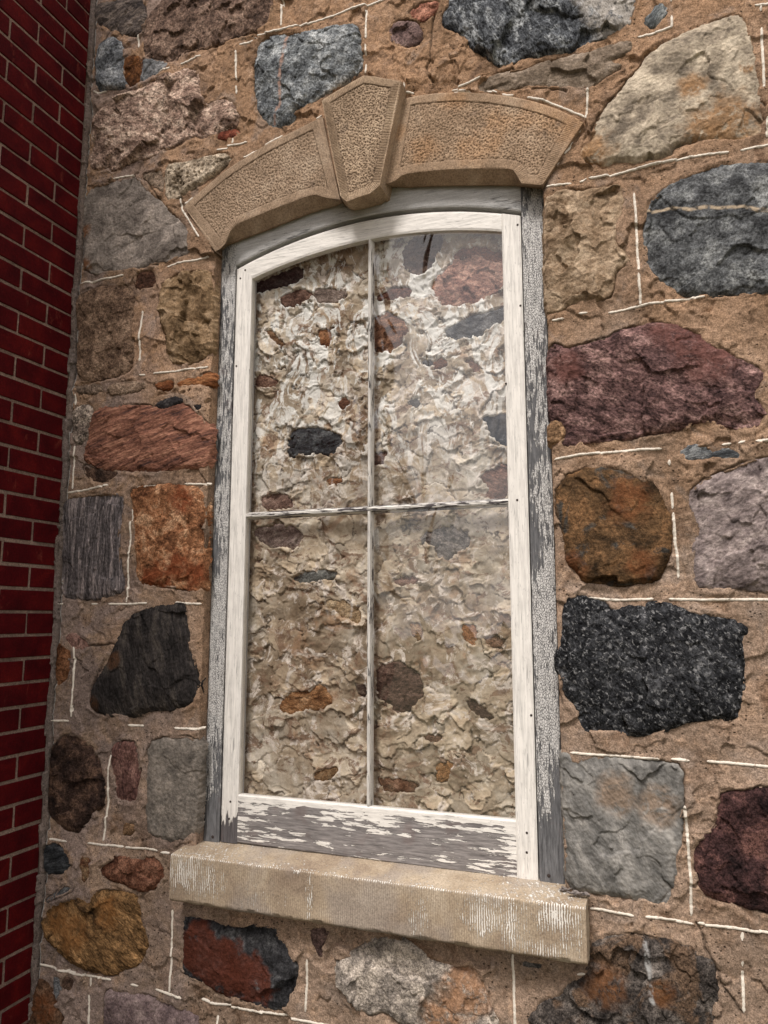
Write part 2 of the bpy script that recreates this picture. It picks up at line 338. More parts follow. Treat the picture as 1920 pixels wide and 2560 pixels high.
# ------------------------------------------------------------------ stones of the wall: (name-label, crop, outline, style)
DK = dict(a=(30, 28, 32), b=(70, 70, 76), c=(120, 122, 128))
ST = [
 ('dark layered grey stone beside the brick wall at the top', 'c1', [(425,15),(500,2),(600,-20),(630,60),(600,155),(530,150),(480,130),(420,100),(410,60)], dict(a=(58,52,50), b=(92,82,76), c=(130,116,104), str_=(1,3), ang=12, h=.012, pl=12)),
 ('big brown coarse granite stone at the top edge', 'c1', [(640,70),(720,-10),(740,-140),(1160,-160),(1178,60),(1170,95),(1120,130),(990,165),(950,190),(870,210),(790,225),(755,270),(680,265),(620,230),(622,130)], dict(a=(66,52,44), b=(104,82,68), c=(140,116,98), grain=.6, h=.02)),
 ('small blue grey granite stone beside the brick wall', 'c1', [(430,190),(480,155),(530,190),(540,260),(535,310),(550,370),(500,385),(420,395),(412,300),(415,230)], dict(a=(62,66,74), b=(104,110,118), c=(150,154,158), grain=.6, h=.014)),
 ('small dark amber pebble between two grey stones', 'c1', [(545,245),(590,240),(615,270),(612,340),(575,378),(540,350),(535,290)], dict(a=(52,32,20), b=(92,56,26), c=(128,80,36), h=.012)),
 ('thin blue grey sliver beside the amber pebble', 'c1', [(620,250),(680,262),(735,275),(680,320),(600,365),(615,300)], dict(a=(72,74,80), b=(104,106,110), c=(132,132,134), h=.005)),
 ('large pinkish beige rough boulder left of the arch', 'c1', [(430,470),(500,420),(620,375),(740,315),(830,290),(865,330),(860,400),(880,455),(960,430),(1010,450),(1030,480),(1020,560),(940,575),(880,600),(830,600),(720,640),(680,665),(560,700),(480,735),(400,745),(385,690),(400,620),(395,540)], dict(a=(104,80,68), b=(150,124,106), c=(194,170,148), grain=.6, gs=120, str_=(1,1.6), ang=-25, h=.022, pl=9, ps=.35)),
 ('small red stone under the pinkish boulder', 'c1', [(935,592),(975,552),(1025,560),(1028,592),(960,602)], dict(a=(74,34,24), b=(112,56,38), c=(146,84,60), h=.008)),
 ('blue grey granite boulder with a pink vein', 'c1', [(1125,180),(1180,150),(1280,145),(1380,125),(1450,110),(1545,100),(1560,150),(1565,260),(1555,300),(1500,345),(1440,375),(1380,415),(1310,470),(1280,490),(1265,530),(1240,550),(1170,550),(1120,500),(1105,400),(1100,300),(1115,220)], dict(a=(66,72,80), b=(112,120,126), c=(160,166,168), grain=.6, gs=150, h=.024, pl=10, ps=.3, vein=((158,128,112), [('c1',[(1240,150),(1230,250),(1215,350),(1210,450),(1190,540)])], .007))),
 ('pale pitted limestone left of the arch', 'c1', [(715,710),(800,700),(880,680),(960,660),(1005,680),(980,715),(900,770),(860,800),(820,830),(760,860),(715,870)], dict(a=(104,88,68), b=(150,134,112), c=(186,170,146), pits=1, h=.012)),
 ('flat grey tan sandstone block left of the arch foot', 'c1', [(362,840),(430,800),(520,780),(600,765),(640,830),(700,880),(740,930),(800,980),(820,1080),(795,1106),(770,1111),(680,1136),(620,1156),(500,1178),(368,1180),(362,1100),(358,950)], dict(a=(98,88,80), b=(126,116,106), c=(150,138,126), grain=.22, h=.012, pl=7, ps=.10, stain=((136,88,50), [('c1',(372,1000),.03),('c3',(375,40),.03)]))),
 ('small broken tan chip beside the pitted limestone', 'c1', [(612,762),(680,735),(710,760),(700,840),(660,800)], dict(a=(100,84,68), b=(138,118,98), c=(160,140,120), h=.008, pl=20)),
 ('huge dark speckled granite stone at the top edge', 'c2', [(250,80),(290,0),(320,-160),(1060,-160),(1085,0),(1070,60),(1060,110),(960,160),(890,180),(830,220),(700,245),(600,260),(510,278),(470,270),(430,240),(395,225),(375,190),(330,145),(270,120)], dict(a=(38,42,50), b=(78,84,92), c=(132,138,142), str_=(1.6,.8), ang=25, grain=.75, gs=110, h=.028, pl=8, ps=.3, stain=((186,178,166), [('c2',(1000,60),.08),('c2',(930,-20),.07)]))),
 ('small purple brown stone above the keystone', 'c2', [(20,120),(70,85),(140,100),(165,150),(145,190),(95,205),(40,185)], dict(a=(84,66,62), b=(112,90,84), c=(136,114,104), h=.006)),
 ('small reddish stone at the top above the keystone', 'c2', [(110,50),(170,8),(240,5),(225,50),(170,90),(120,80)], dict(a=(110,66,52), b=(150,98,76), c=(176,126,102), h=.005)),
 ('small blue grey striped stone near the top right', 'c2', [(1130,80),(1190,10),(1225,30),(1225,65),(1170,125),(1120,105)], dict(a=(70,78,84), b=(108,118,122), c=(146,152,152), str_=(4,1), ang=-30, h=.010)),
 ('long flat taupe stone above the right arch stone', 'c2', [(400,360),(480,320),(600,300),(680,270),(780,250),(900,220),(1040,175),(1080,190),(1060,230),(960,262),(1040,285),(940,340),(880,385),(770,380),(680,375),(600,380),(520,385),(440,398),(405,395)], dict(a=(98,84,68), b=(126,110,92), c=(150,134,116), grain=.28, h=.010, pl=9, ps=.14)),
 ('big pale beige sandstone with grey edge at the upper right', 'c2', [(1180,200),(1230,180),(1350,120),(1450,85),(1550,60),(1572,150),(1600,260),(1610,380),(1630,440),(1642,540),(1620,585),(1540,605),(1400,610),(1290,620),(1250,640),(1240,670),(1180,690),(1080,705),(990,695),(960,715),(860,700),(850,650),(905,600),(905,540),(960,470),(1020,400),(1090,310),(1140,240)], dict(a=(124,112,96), b=(162,148,126), c=(186,172,148), grain=.22, gs=70, h=.022, pl=6, ps=.12, stain=((150,110,66), [('c2',(1460,560),.10),('c2',(1330,380),.04),('c2',(900,660),.06),('c2',(1560,300),.02)]), stain2=1)),
 ('tan chiselled stone right of the window head', 'c2', [(697,860),(760,820),(850,825),(950,810),(1015,795),(1030,850),(1020,930),(1000,980),(1010,1050),(1045,1106),(1055,1136),(1000,1166),(985,1256),(970,1281),(880,1301),(800,1311),(740,1346),(699,1346),(695,1100)], dict(a=(120,96,70), b=(150,126,98), c=(174,152,124), grain=.25, h=.016, pl=9, ps=.38)),
 ('big round dark grey stone with a pale line at the right', 'c2', [(1140,900),(1190,830),(1280,780),(1370,740),(1480,710),(1700,705),(1900,740),(1960,980),(1900,1230),(1700,1268),(1500,1271),(1400,1284),(1280,1271),(1200,1226),(1150,1176),(1130,1100),(1130,980)], dict(a=(56,58,62), b=(88,92,96), c=(122,126,126), grain=.5, gs=130, h=.03, pl=5, ps=.12, vein=((166,148,122), [('c2',[(1145,912),(1300,915),(1450,912),(1750,925)])], .006))),
 ('big maroon pointed stone right of the window', 'c4', [(712,400),(740,380),(790,405),(850,390),(940,370),(1010,330),(1100,305),(1190,280),(1250,290),(1340,320),(1400,370),(1500,430),(1635,500),(1630,540),(1600,610),(1640,650),(1655,690),(1600,740),(1540,745),(1440,720),(1350,715),(1290,740),(1200,755),(1100,780),(950,800),(860,800),(820,828),(760,815),(785,770),(770,720),(720,715),(712,600)], dict(a=(58,42,42), b=(98,72,68), c=(138,108,100), str_=(.8,1.3), ang=-25, grain=.6, gs=120, h=.024, pl=7, ps=.22, stain=((106,68,60), [('c4',(1400,400),.09),('c4',(1240,320),.06),('c4',(790,480),.05)]))),
 ('small slate blue stone under the maroon stone', 'c4', [(1285,850),(1330,815),(1380,820),(1430,850),(1480,825),(1540,860),(1530,875),(1440,870),(1390,885),(1300,885)], dict(a=(40,44,50), b=(78,84,90), c=(130,134,136), str_=(1,3), ang=10, h=.010)),
 ('round brown stone right of the window middle', 'c4', [(750,1010),(790,950),(870,920),(960,915),(1060,935),(1120,975),(1160,975),(1200,1050),(1225,1106),(1245,1166),(1240,1266),(1215,1336),(1180,1406),(1080,1411),(1020,1426),(920,1411),(860,1406),(840,1371),(790,1326),(785,1226),(750,1110),(745,1060)], dict(a=(52,40,26), b=(92,68,42), c=(122,88,54), blot=((66,62,56),14,.55), grain=.4, h=.026, pl=6, ps=.16, stain=((112,68,36), [('c4',(1060,1060),.06),('c6',(800,250),.05),('c6',(1110,230),.04)]))),
 ('pinkish grey stone at the right edge', 'c4', [(1330,1010),(1400,960),(1480,930),(1560,890),(1659,875),(1900,870),(1930,1200),(1900,1450),(1659,1446),(1560,1436),(1440,1441),(1350,1431),(1335,1306),(1340,1246),(1365,1176),(1335,1116),(1325,1060)], dict(a=(96,84,82), b=(134,120,115), c=(162,148,140), str_=(1,1.5), ang=30, grain=.3, gs=90, h=.022, pl=8, ps=.2)),
 ('black and white speckled granite block right of the window', 'c6', [(780,370),(850,365),(940,385),(985,430),(1060,405),(1120,410),(1150,390),(1220,395),(1300,420),(1400,445),(1500,470),(1570,495),(1575,520),(1545,550),(1555,650),(1560,780),(1530,850),(1525,890),(1480,905),(1430,895),(1330,905),(1250,930),(1190,960),(1100,968),(1020,955),(940,950),(870,955),(850,920),(830,850),(790,810),(775,720),(745,660),(745,610),(770,570)], dict(a=(22,23,27), b=(36,38,43), c=(62,64,69), scale=24, str_=(1.25,.9), ang=40, grain=.7, gs=150, speck=((136,137,140),105,.53), h=.028, pl=6, ps=.12)),
 ('large smooth grey stone right of the window foot', 'c8', [(770,60),(768,-66),(800,-60),(820,-21),(900,-44),(1000,-41),(1100,-31),(1200,-21),(1285,0),(1290,90),(1285,200),(1290,330),(1270,400),(1265,520),(1230,590),(1180,595),(1110,570),(1000,555),(880,540),(795,520),(785,300)], dict(a=(96,94,90), b=(122,119,113), c=(144,139,130), grain=.16, gs=60, str_=(1.6,.8), ang=35, h=.018, pl=7, ps=.14, stain=((146,124,102), [('c8',(1000,110),.05),('c8',(1180,160),.05)]))),
 ('dark maroon rough stone at the lower right edge', 'c8', [(1470,110),(1560,100),(1659,85),(1900,90),(1960,400),(1900,700),(1659,625),(1560,595),(1460,575),(1400,555),(1360,510),(1350,440),(1330,360),(1370,290),(1430,270),(1450,180)], dict(a=(36,26,26), b=(66,44,42), c=(102,70,62), grain=.6, h=.026, pl=9, ps=.25)),
 ('dark grey and rust brown stone below the sill end', 'c8', [(890,760),(950,740),(980,715),(1060,710),(1150,740),(1240,745),(1330,780),(1340,800),(1420,840),(1440,900),(1435,1000),(1420,1040),(1440,1250),(640,1270),(640,1110),(620,1085),(700,1010),(770,990),(800,930),(860,900),(892,850)], dict(a=(40,36,34), b=(68,62,57), c=(104,96,88), blot=((86,68,52),11,.5), grain=.6, h=.024, pl=8, ps=.2, stain=((112,72,38), [('c8',(960,930),.05),('c8',(1200,960),.03)]), vein=((150,150,148), [('c8',[(1130,750),(1150,900),(1165,1000)])], .006))),
 ('pale mottled quartz stone under the sill', 'c8', [(-209,850),(-179,820),(-99,780),(-39,735),(60,730),(140,765),(200,830),(290,850),(390,850),(430,940),(465,1040),(500,1106),(480,1250),(200,1210),(60,1090),(0,1050),(-60,1070),(-130,1030),(-160,980),(-209,930)], dict(a=(100,94,88), b=(140,130,118), c=(176,164,148), grain=.5, h=.02, pl=8, ps=.28, stain=((166,122,84), [('c8',(360,960),.07),('c8',(250,1080),.06)]))),
 ('rusty red stone with dark grey edge under the sill', 'c7', [(790,640),(830,640),(890,655),(940,680),(1000,700),(1060,690),(1130,680),(1180,690),(1205,740),(1240,770),(1250,820),(1275,850),(1280,900),(1250,1000),(1240,1035),(1180,1042),(1130,1030),(1050,1005),(960,980),(870,925),(800,895),(785,860),(795,780)], dict(a=(34,33,36), b=(54,54,58), c=(82,82,84), grain=.45, h=.018, pl=7, ps=.2, stain=((92,44,26), [('c7',(870,780),.075),('c7',(960,860),.085),('c7',(1080,900),.065),('c7',(1130,930),.05)]), hard=1)),
 ('golden ochre boulder at the lower left', 'c7', [(185,640),(240,590),(300,560),(350,560),(390,590),(400,550),(450,530),(560,545),(600,590),(605,660),(640,750),(620,830),(570,860),(520,880),(490,895),(400,880),(310,850),(260,800),(200,740),(190,700)], dict(a=(66,48,28), b=(116,86,50), c=(146,110,66), str_=(2.2,.7), ang=55, grain=.55, gs=110, h=.026, pl=8, ps=.2, stain=((138,92,42), [('c7',(260,650),.05),('c7',(330,720),.06),('c7',(480,620),.05)]), cr=[('c7',[(405,600),(420,700),(430,760),(455,840),(465,880)])])),
 ('rust red stone left of the sill', 'c7', [(425,420),(490,390),(520,375),(590,400),(650,390),(700,420),(705,490),(650,530),(600,535),(540,505),(470,480),(440,460)], dict(a=(56,34,26), b=(96,60,42), c=(130,90,68), h=.014, pl=14, ps=.25)),
 ('small black slate stone beside the lower brick wall', 'c7', [(192,345),(240,330),(300,375),(310,420),(260,460),(192,455)], dict(a=(30,33,38), b=(52,56,62), c=(82,86,92), str_=(1,4), ang=8, h=.010, pl=20)),
 ('small brown pebble with red tip left of the sill', 'c7', [(345,380),(400,380),(390,470),(370,500),(350,480)], dict(a=(60,28,24), b=(104,72,48), c=(140,116,84), h=.006)),
 ('thin slate grey sliver above the ochre boulder', 'c7', [(200,570),(290,500),(330,520),(250,560),(210,580)], dict(a=(74,76,82), b=(96,98,102), c=(120,120,124), h=.004)),
 ('dark brown oval stone beside the lower brick wall', 'c7', [(232,-96),(290,-146),(340,-136),(390,-96),(410,-46),(440,0),(455,90),(445,160),(390,210),(370,250),(335,285),(280,265),(230,220),(207,180),(215,60),(217,-50)], dict(a=(34,26,24), b=(62,46,38), c=(98,74,58), grain=.55, h=.022, pl=9, ps=.22)),
 ('narrow reddish stone beside the smooth grey block', 'c7', [(485,-20),(482,-96),(530,-116),(592,-106),(605,0),(600,60),(595,140),(560,150),(510,130),(495,60)], dict(a=(74,50,46), b=(104,72,64), c=(130,96,84), str_=(2.5,.8), h=.010)),
 ('smooth grey upright block left of the window foot', 'c7', [(635,100),(640,-106),(720,-131),(800,-136),(862,-116),(870,0),(852,60),(848,200),(842,270),(800,310),(720,315),(650,290),(630,250)], dict(a=(96,90,82), b=(116,108,98), c=(134,124,112), grain=.22, gs=80, h=.010, pl=5, ps=.05)),
 ('black trapezoid stone left of the window', 'c5', [(540,470),(590,430),(680,405),(745,410),(760,395),(800,400),(805,470),(825,520),(815,570),(840,640),(860,730),(850,790),(830,830),(740,860),(680,850),(620,870),(570,885),(480,880),(420,870),(385,830),(400,760),(440,690),(480,610),(520,520)], dict(a=(34,31,30), b=(50,46,44), c=(68,62,56), str_=(2.2,.6), ang=15, grain=.4, gs=150, h=.022, pl=5, ps=.14, stain=((84,56,34), [('c5',(400,830),.03),('c5',(500,640),.03)]))),
 ('violet grey striped stone beside the brick wall', 'c5', [(275,-56),(420,-76),(525,-80),(520,0),(515,150),(525,300),(530,340),(460,370),(350,375),(267,365),(266,200),(267,50)], dict(a=(66,58,60), b=(98,88,90), c=(140,128,124), str_=(4.5,.45), grain=.6, gs=110, h=.014, pl=6, ps=.12)),
 ('bright orange rusty stone left of the window', 'c5', [(560,-90),(620,-115),(700,-125),(870,-105),(885,0),(870,100),(885,260),(870,345),(800,335),(740,320),(680,325),(600,305),(590,250),(580,100),(575,-30)], dict(a=(96,58,34), b=(144,96,60), c=(182,142,104), grain=.5, h=.018, pl=8, ps=.2, stain=((126,62,28), [('c5',(770,230),.055),('c5',(840,270),.045),('c5',(790,-50),.05),('c5',(650,290),.04),('c5',(700,280),.05)]))),
 ('small rust brown stone beside the brick corner', 'c5', [(247,560),(300,600),(305,660),(290,730),(250,760),(240,700)], dict(a=(60,36,22), b=(96,60,34), c=(124,84,54), h=.008)),
 ('small pink stained patch of stone near the brick corner', 'c5', [(280,535),(340,525),(395,570),(360,600),(300,575)], dict(a=(104,72,66), b=(134,100,88), c=(156,124,110), h=.004)),
 ('red brown layered stone left of the window', 'c3', [(415,660),(480,650),(600,645),(690,655),(750,632),(800,632),(870,690),(900,740),(915,780),(900,880),(890,905),(840,915),(760,930),(620,935),(540,925),(450,925),(370,895),(360,850),(385,790),(385,720)], dict(a=(78,56,52), b=(134,88,68), c=(166,118,92), str_=(.5,3.2), ang=14, grain=.4, gs=110, h=.018, pl=7, ps=.18)),
 ('small black chip above the red brown layered stone', 'c3', [(665,640),(740,608),(800,620),(750,655),(700,668)], dict(a=(28,26,28), b=(50,46,48), c=(80,74,74), h=.016, pl=25)),
 ('tiny black chip at the corner of the layered stone', 'c3', [(830,640),(872,640),(872,672),(840,665)], dict(a=(28,26,28), b=(50,46,48), c=(80,74,74), h=.014)),
 ('small grainy grey stone beside the brick wall', 'c3', [(315,655),(375,640),(400,680),(380,780),(340,820),(312,790)], dict(a=(76,66,58), b=(118,104,92), c=(158,144,128), grain=.8, gs=120, h=.010, pl=16, ps=.3)),
 ('orange sliver of stone under the pointing line', 'c3', [(670,545),(740,535),(745,570),(680,578)], dict(a=(78,44,24), b=(124,72,38), c=(156,104,62), str_=(.6,3), h=.006)),
 ('thin orange layered stone left of the window', 'c3', [(748,560),(800,530),(860,520),(915,505),(920,550),(860,560)], dict(a=(90,52,26), b=(140,86,46), c=(168,118,72), str_=(.6,3), h=.006)),
 ('small flat tan stone under the brown block', 'c3', [(460,560),(560,540),(635,550),(620,580),(540,600),(460,600)], dict(a=(94,76,60), b=(126,104,84), c=(152,130,108), h=.010, pl=18)),
 ('small flat brown stone beside the brick wall', 'c3', [(322,560),(440,555),(445,590),(332,600)], dict(a=(84,68,56), b=(112,94,78), c=(140,120,102), h=.010, pl=18)),
 ('brown spotted block beside the brick wall', 'c3', [(335,170),(400,140),(520,125),(570,150),(580,210),(575,300),(585,400),(575,500),(500,520),(420,540),(337,535),(332,400),(345,330),(335,300)], dict(a=(78,58,44), b=(118,94,74), c=(148,122,98), grain=.5, speck=((54,36,28),60,.56), h=.018, pl=7, ps=.2)),
 ('small dark brown square stone under the tan block', 'c3', [(585,70),(670,55),(672,130),(620,140),(585,145)], dict(a=(48,32,24), b=(76,50,36), c=(104,76,56), h=.006)),
 ('yellow brown chiselled stone left of the window head', 'c3', [(700,110),(780,70),(850,60),(908,60),(915,130),(915,400),(880,440),(820,465),(760,470),(720,430),(715,340),(690,280),(690,180)], dict(a=(96,74,48), b=(134,108,76), c=(162,136,104), grain=.3, h=.018, pl=10, ps=.42)),
 ('dark crumbly stone under the layered red stone', 'c3', [(355,900),(440,930),(520,930),(500,960),(450,978),(380,960)], dict(a=(50,38,32), b=(82,62,50), c=(116,90,70), h=.004, pl=22)),
 ('brown stone in the lower left corner', 'c7', [(170,905),(200,930),(230,1000),(270,1106),(290,1260),(110,1260),(132,1050),(152,950)], dict(a=(60,44,34), b=(92,66,46), c=(118,90,68), h=.016, pl=8, stain=((122,70,32), [('c7',(190,1040),.05)]))),
 ('tiny blue grey chip at the lower left', 'c7', [(228,905),(262,905),(258,980),(235,995)], dict(a=(74,78,84), b=(98,102,108), c=(120,122,126), h=.004)),
 ('tiny brown chip at the lower left', 'c7', [(262,910),(320,915),(300,965),(265,950)], dict(a=(66,50,40), b=(96,74,60), c=(120,98,80), h=.004)),
 ('large purple grey stone at the bottom edge', 'c7', [(450,960),(540,965),(650,990),(760,1020),(830,1060),(870,1106),(910,1260),(430,1260),(452,1080)], dict(a=(88,74,74), b=(116,98,96), c=(140,122,116), grain=.35, h=.018, pl=8, ps=.22)),
 ('tiny brown knob beside the reddish stone', 'c7', [(535,235),(588,240),(572,290),(530,285)], dict(a=(80,58,40), b=(118,90,62), c=(146,116,84), h=.008)),
 ('small purple brown chip under the sill', 'c7', [(1340,690),(1420,690),(1392,760),(1382,820),(1345,740)], dict(a=(70,54,50), b=(94,74,68), c=(116,94,86), h=.004)),
 ('small dark grey patch of stone under the sill', 'c8', [(590,830),(690,840),(680,872),(600,865)], dict(a=(70,68,66), b=(88,84,80), c=(104,98,92), h=.004)),
 ('rounded tan pebble at the corner of the maroon stone', 'c4', [(712,725),(760,712),(785,760),(775,800),(715,815)], dict(a=(104,78,52), b=(140,108,76), c=(166,134,98), h=.016)),
 # beyond the photograph's edges
 ('weathered grey stone far right of the arch', 'c2', [(1690,20),(1900,-10),(2050,60),(2060,400),(1990,560),(1760,560),(1690,380)], dict(a=(84,78,72), b=(120,112,102), c=(150,140,126), h=.02, pl=7)),
 ('brown stone far right of the maroon stone', 'c4', [(1700,330),(1900,300),(2080,380),(2060,620),(1900,760),(1720,730),(1690,500)], dict(a=(84,66,50), b=(124,100,76), c=(150,128,100), h=.02, pl=7)),
 ('tan stone far right of the speckled granite', 'c6', [(1690,420),(1900,410),(2080,520),(2040,860),(1850,960),(1690,900)], dict(a=(98,82,64), b=(134,114,90), c=(162,142,116), h=.02, pl=7)),
]

# ------------------------------------------------------------------ pointing lines
LN = {
'c1': [[(597,-40),(597,95),(594,200)],[(1222,-50),(1221,30),(1218,118)],[(1035,193),(1100,165),(1215,135),(1340,95),(1500,45),(1659,0),(1740,-26)],[(1582,40),(1582,170)],[(1580,195),(1580,240)],[(1580,275),(1577,315)],[(1020,220),(1018,310),(1022,345)],[(1020,370),(1020,405)],[(780,277),(870,243)],[(675,318),(735,290)],[(412,403),(462,395)],[(938,650),(1000,630),(1070,615)],[(1008,600),(1006,622)],[(490,770),(580,757)],[(778,855),(782,900),(820,960),(865,1028)],[(795,890),(835,855)],[(1055,683),(1110,650)],[(1145,628),(1220,583)],[(1365,510),(1390,498)]],
'c2': [[(290,383),(345,370),(420,340)],[(300,390),(375,395)],[(92,368),(90,403),(130,402)],[(445,395),(490,402)],[(510,405),(560,412)],[(620,425),(700,440),(770,465),(830,490),(868,505)],[(880,383),(878,450),(872,520)],[(850,555),(835,575)],[(815,600),(800,640),(780,668)],[(755,700),(745,715)],[(700,805),(745,800),(810,793)],[(845,785),(875,772)],[(885,770),(1000,750),(1090,728),(1180,708),(1300,685),(1400,670),(1490,660)],[(1540,650),(1600,635),(1659,625),(1800,600)],[(1097,165),(1180,143),(1243,117),(1243,70)],[(1240,-30),(1240,12)],[(1600,32),(1720,8)],[(1628,30),(1628,52)],[(1632,118),(1635,230),(1640,300),(1642,378)],[(1656,510),(1655,590)],[(1080,830),(1088,930),(1095,1106),(1102,1170)],[(1100,1185),(1105,1250),(1108,1320)]],
'c4': [[(968,240),(1050,228),(1130,212),(1250,195),(1385,178)],[(725,277),(778,268)],[(842,250),(880,247)],[(735,878),(850,858),(1000,845),(1110,836),(1200,832)],[(1460,815),(1500,810)],[(1530,808),(1560,800)],[(1605,800),(1659,797),(1780,793)],[(1232,880),(1232,905)],[(1243,1020),(1247,1090)]],
'c6': [[(1250,0),(1258,130),(1268,200),(1272,285)],[(880,372),(1000,380),(1165,376)],[(1230,376),(1400,380),(1560,377),(1760,381)],[(805,1040),(900,1048),(1050,1058),(1190,1068)],[(1240,1068),(1320,1076)],[(1395,1078),(1500,1085),(1659,1100),(1760,1109)]],
'c8': [[(1300,160),(1310,290),(1325,480),(1327,638)],[(890,607),(980,615),(1080,632)],[(1130,642),(1250,655),(1338,675)],[(1355,672),(1480,688),(1560,700),(1659,710),(1760,722)],[(1550,710),(1548,745)],[(1550,835),(1550,860)],[(1550,880),(1553,960),(1555,1058)],[(555,805),(558,900),(560,1000),(565,1106),(567,1180)],[(835,890),(870,888)]],
'c3': [[(355,120),(420,105),(540,85)],[(720,45),(760,33),(850,15),(900,0)],[(618,238),(610,340),(605,455)],[(605,515),(630,515)],[(665,508),(780,495),(900,478)],[(330,598),(330,645)],[(328,822),(320,900),(318,1008)],[(287,1025),(380,1010),(470,990)],[(590,998),(690,992)],[(800,985),(915,985)]],
'c5': [[(572,-60),(570,0),(565,100),(552,250),(548,390)],[(258,397),(275,397)],[(388,397),(415,397)],[(468,397),(550,398),(640,393)],[(755,390),(800,395),(870,397)],[(317,568),(322,650),(320,750),(312,885)],[(228,900),(300,902)],[(555,920),(620,925)],[(755,932),(850,938),(892,930)]],
'c7': [[(475,-56),(470,0),(465,130),(455,250),(447,315)],[(215,305),(290,318)],[(382,323),(450,332),(535,340)],[(540,343),(640,348),(685,357)],[(700,362),(738,367)],[(748,610),(742,750),(742,850),(738,965)],[(672,957),(730,970),(795,987)],[(865,1003),(930,1020),(1050,1040),(1200,1065),(1300,1090),(1400,1112),(1480,1135)],[(168,845),(240,865),(330,890),(420,905),(480,915)],[(390,905),(387,945)],[(383,980),(383,1150)],[(565,935),(598,943)],[(1325,825),(1322,940),(1318,1055)],[(938,1070),(938,1150)]],
}
CR = [('c2',[(215,60),(205,110),(200,200),(200,255),(180,290),(190,320),(212,355)]),('c8',[(1345,670),(1385,740),(1390,780),(1440,880),(1470,950),(1520,1020),(1545,1060)]),
      ('c5',[(360,580),(430,575),(490,570)]),('c3',[(600,50),(680,38)]),('c1',[(640,790),(700,880),(745,940),(800,985)]),('c2',[(640,390),(720,385),(790,395)]),
      ('c2',[(1135,235),(1090,310),(1010,405),(930,500),(895,570)]),('c1',[(395,600),(380,680),(372,745)]),('c1',[(1025,350),(1040,335)]),('c6',[(748,760),(770,830)]),('c1',[(480,130),(440,190),(412,230)]),('c1',[(700,830),(712,760)])]

# ------------------------------------------------------------------ the arch stones' outlines (front faces)
YV, YK = -.010, -.042
def smooth_pl(p, n=60, it=0):
    p = np.array(p, float)
    s = np.r_[0, np.cumsum(np.linalg.norm(np.diff(p, axis=0), axis=1))]; t = np.linspace(0, s[-1], n)
    return np.stack([np.interp(t, s, p[:, k]) for k in range(p.shape[1])], 1)
VO = [
 dict(label='long tapering arch stone left of the keystone', Y=YV, c='e1',
  top=[(60,1085),(130,1015),(200,955),(275,890),(350,830),(435,770),(520,715),(610,660),(700,610),(790,563),(880,520),(985,468),(1085,420)],
  bot=[(290,1418),(330,1392),(358,1362),(378,1318),(398,1268),(440,1222),(500,1190),(600,1150),(700,1110),(800,1070),(900,1032),(980,1005),(1040,995),(1080,1010),(1130,1022),(1212,1032)],
  low=[(296,1421),(330,1400),(362,1372),(420,1350),(480,1325),(560,1295),(640,1265),(700,1243),(800,1202),(900,1163),(1000,1125),(1080,1100),(1140,1085),(1180,1072),(1222,1052),(1226,1048)]),
 dict(label='wedge shaped keystone with a pecked face', Y=YK, c='e1',
  top=[(1080,300),(1140,258),(1200,220),(1295,165),(1390,112),(1480,122),(1580,140),(1674,160)],
  bot=[(1215,1003),(1240,1030),(1262,1046),(1300,1034),(1340,1018),(1380,1004),(1430,990),(1465,965),(1508,925)],
  low=[(1232,1045),(1255,1078),(1285,1100),(1310,1108),(1360,1100),(1420,1085),(1470,1070),(1510,1062),(1545,1035)]),
 dict(label='long tapering arch stone with orange stains right of the keystone', Y=YV, c='e2',
  top=[(300,268),(400,245),(500,232),(600,225),(730,223),(860,228),(1000,245),(1100,262),(1180,280),(1280,308),(1380,345),(1465,385),(1545,430)],
  bot=[(170,855),(210,848),(245,830),(285,798),(320,785),(400,773),(500,763),(600,755),(760,748),(900,746),(1030,750),(1060,762),(1085,795),(1115,850),(1190,858),(1260,862)],
  low=[(180,870),(215,872),(250,872),(300,876),(340,876),(400,872),(500,868),(600,865),(760,862),(900,862),(1030,864),(1060,864),(1085,866),(1115,870),(1190,878),(1258,884)]),
]
for v in VO:
    v['P'] = [smooth_pl(np.array([at(v['c'], x, y, v['Y']) for x, y in v[k]]), 330) for k in ('top', 'bot')]
    _l = np.array([at(v['c'], x, y, .026) for x, y in v['low']]); _b = v['P'][1]; _t = (_b[:, 0]-_b[0, 0])/(_b[-1, 0]-_b[0, 0]); _lt = (_l[:, 0]-_l[0, 0])/(_l[-1, 0]-_l[0, 0])
    v['low3'] = np.stack([np.interp(_t, _lt, _l[:, k]) for k in range(3)], 1)
    v['poly'] = np.vstack([v['P'][0][::10][:, [0, 2]], v['P'][1][::-10][:, [0, 2]]])
SIL = [at('f', 426, 2133, -.06), at('f', 1464, 2271, -.06), at('f', 425, 2250, -.06), at('f', 1469, 2412, -.06)]
sx0, sx1 = (SIL[0][0]+SIL[2][0])/2, (SIL[1][0]+SIL[3][0])/2
sz1, sz0 = (SIL[0][2]+SIL[1][2])/2, (SIL[2][2]+SIL[3][2])/2
print('sill', SIL, sx0, sx1, sz0, sz1)

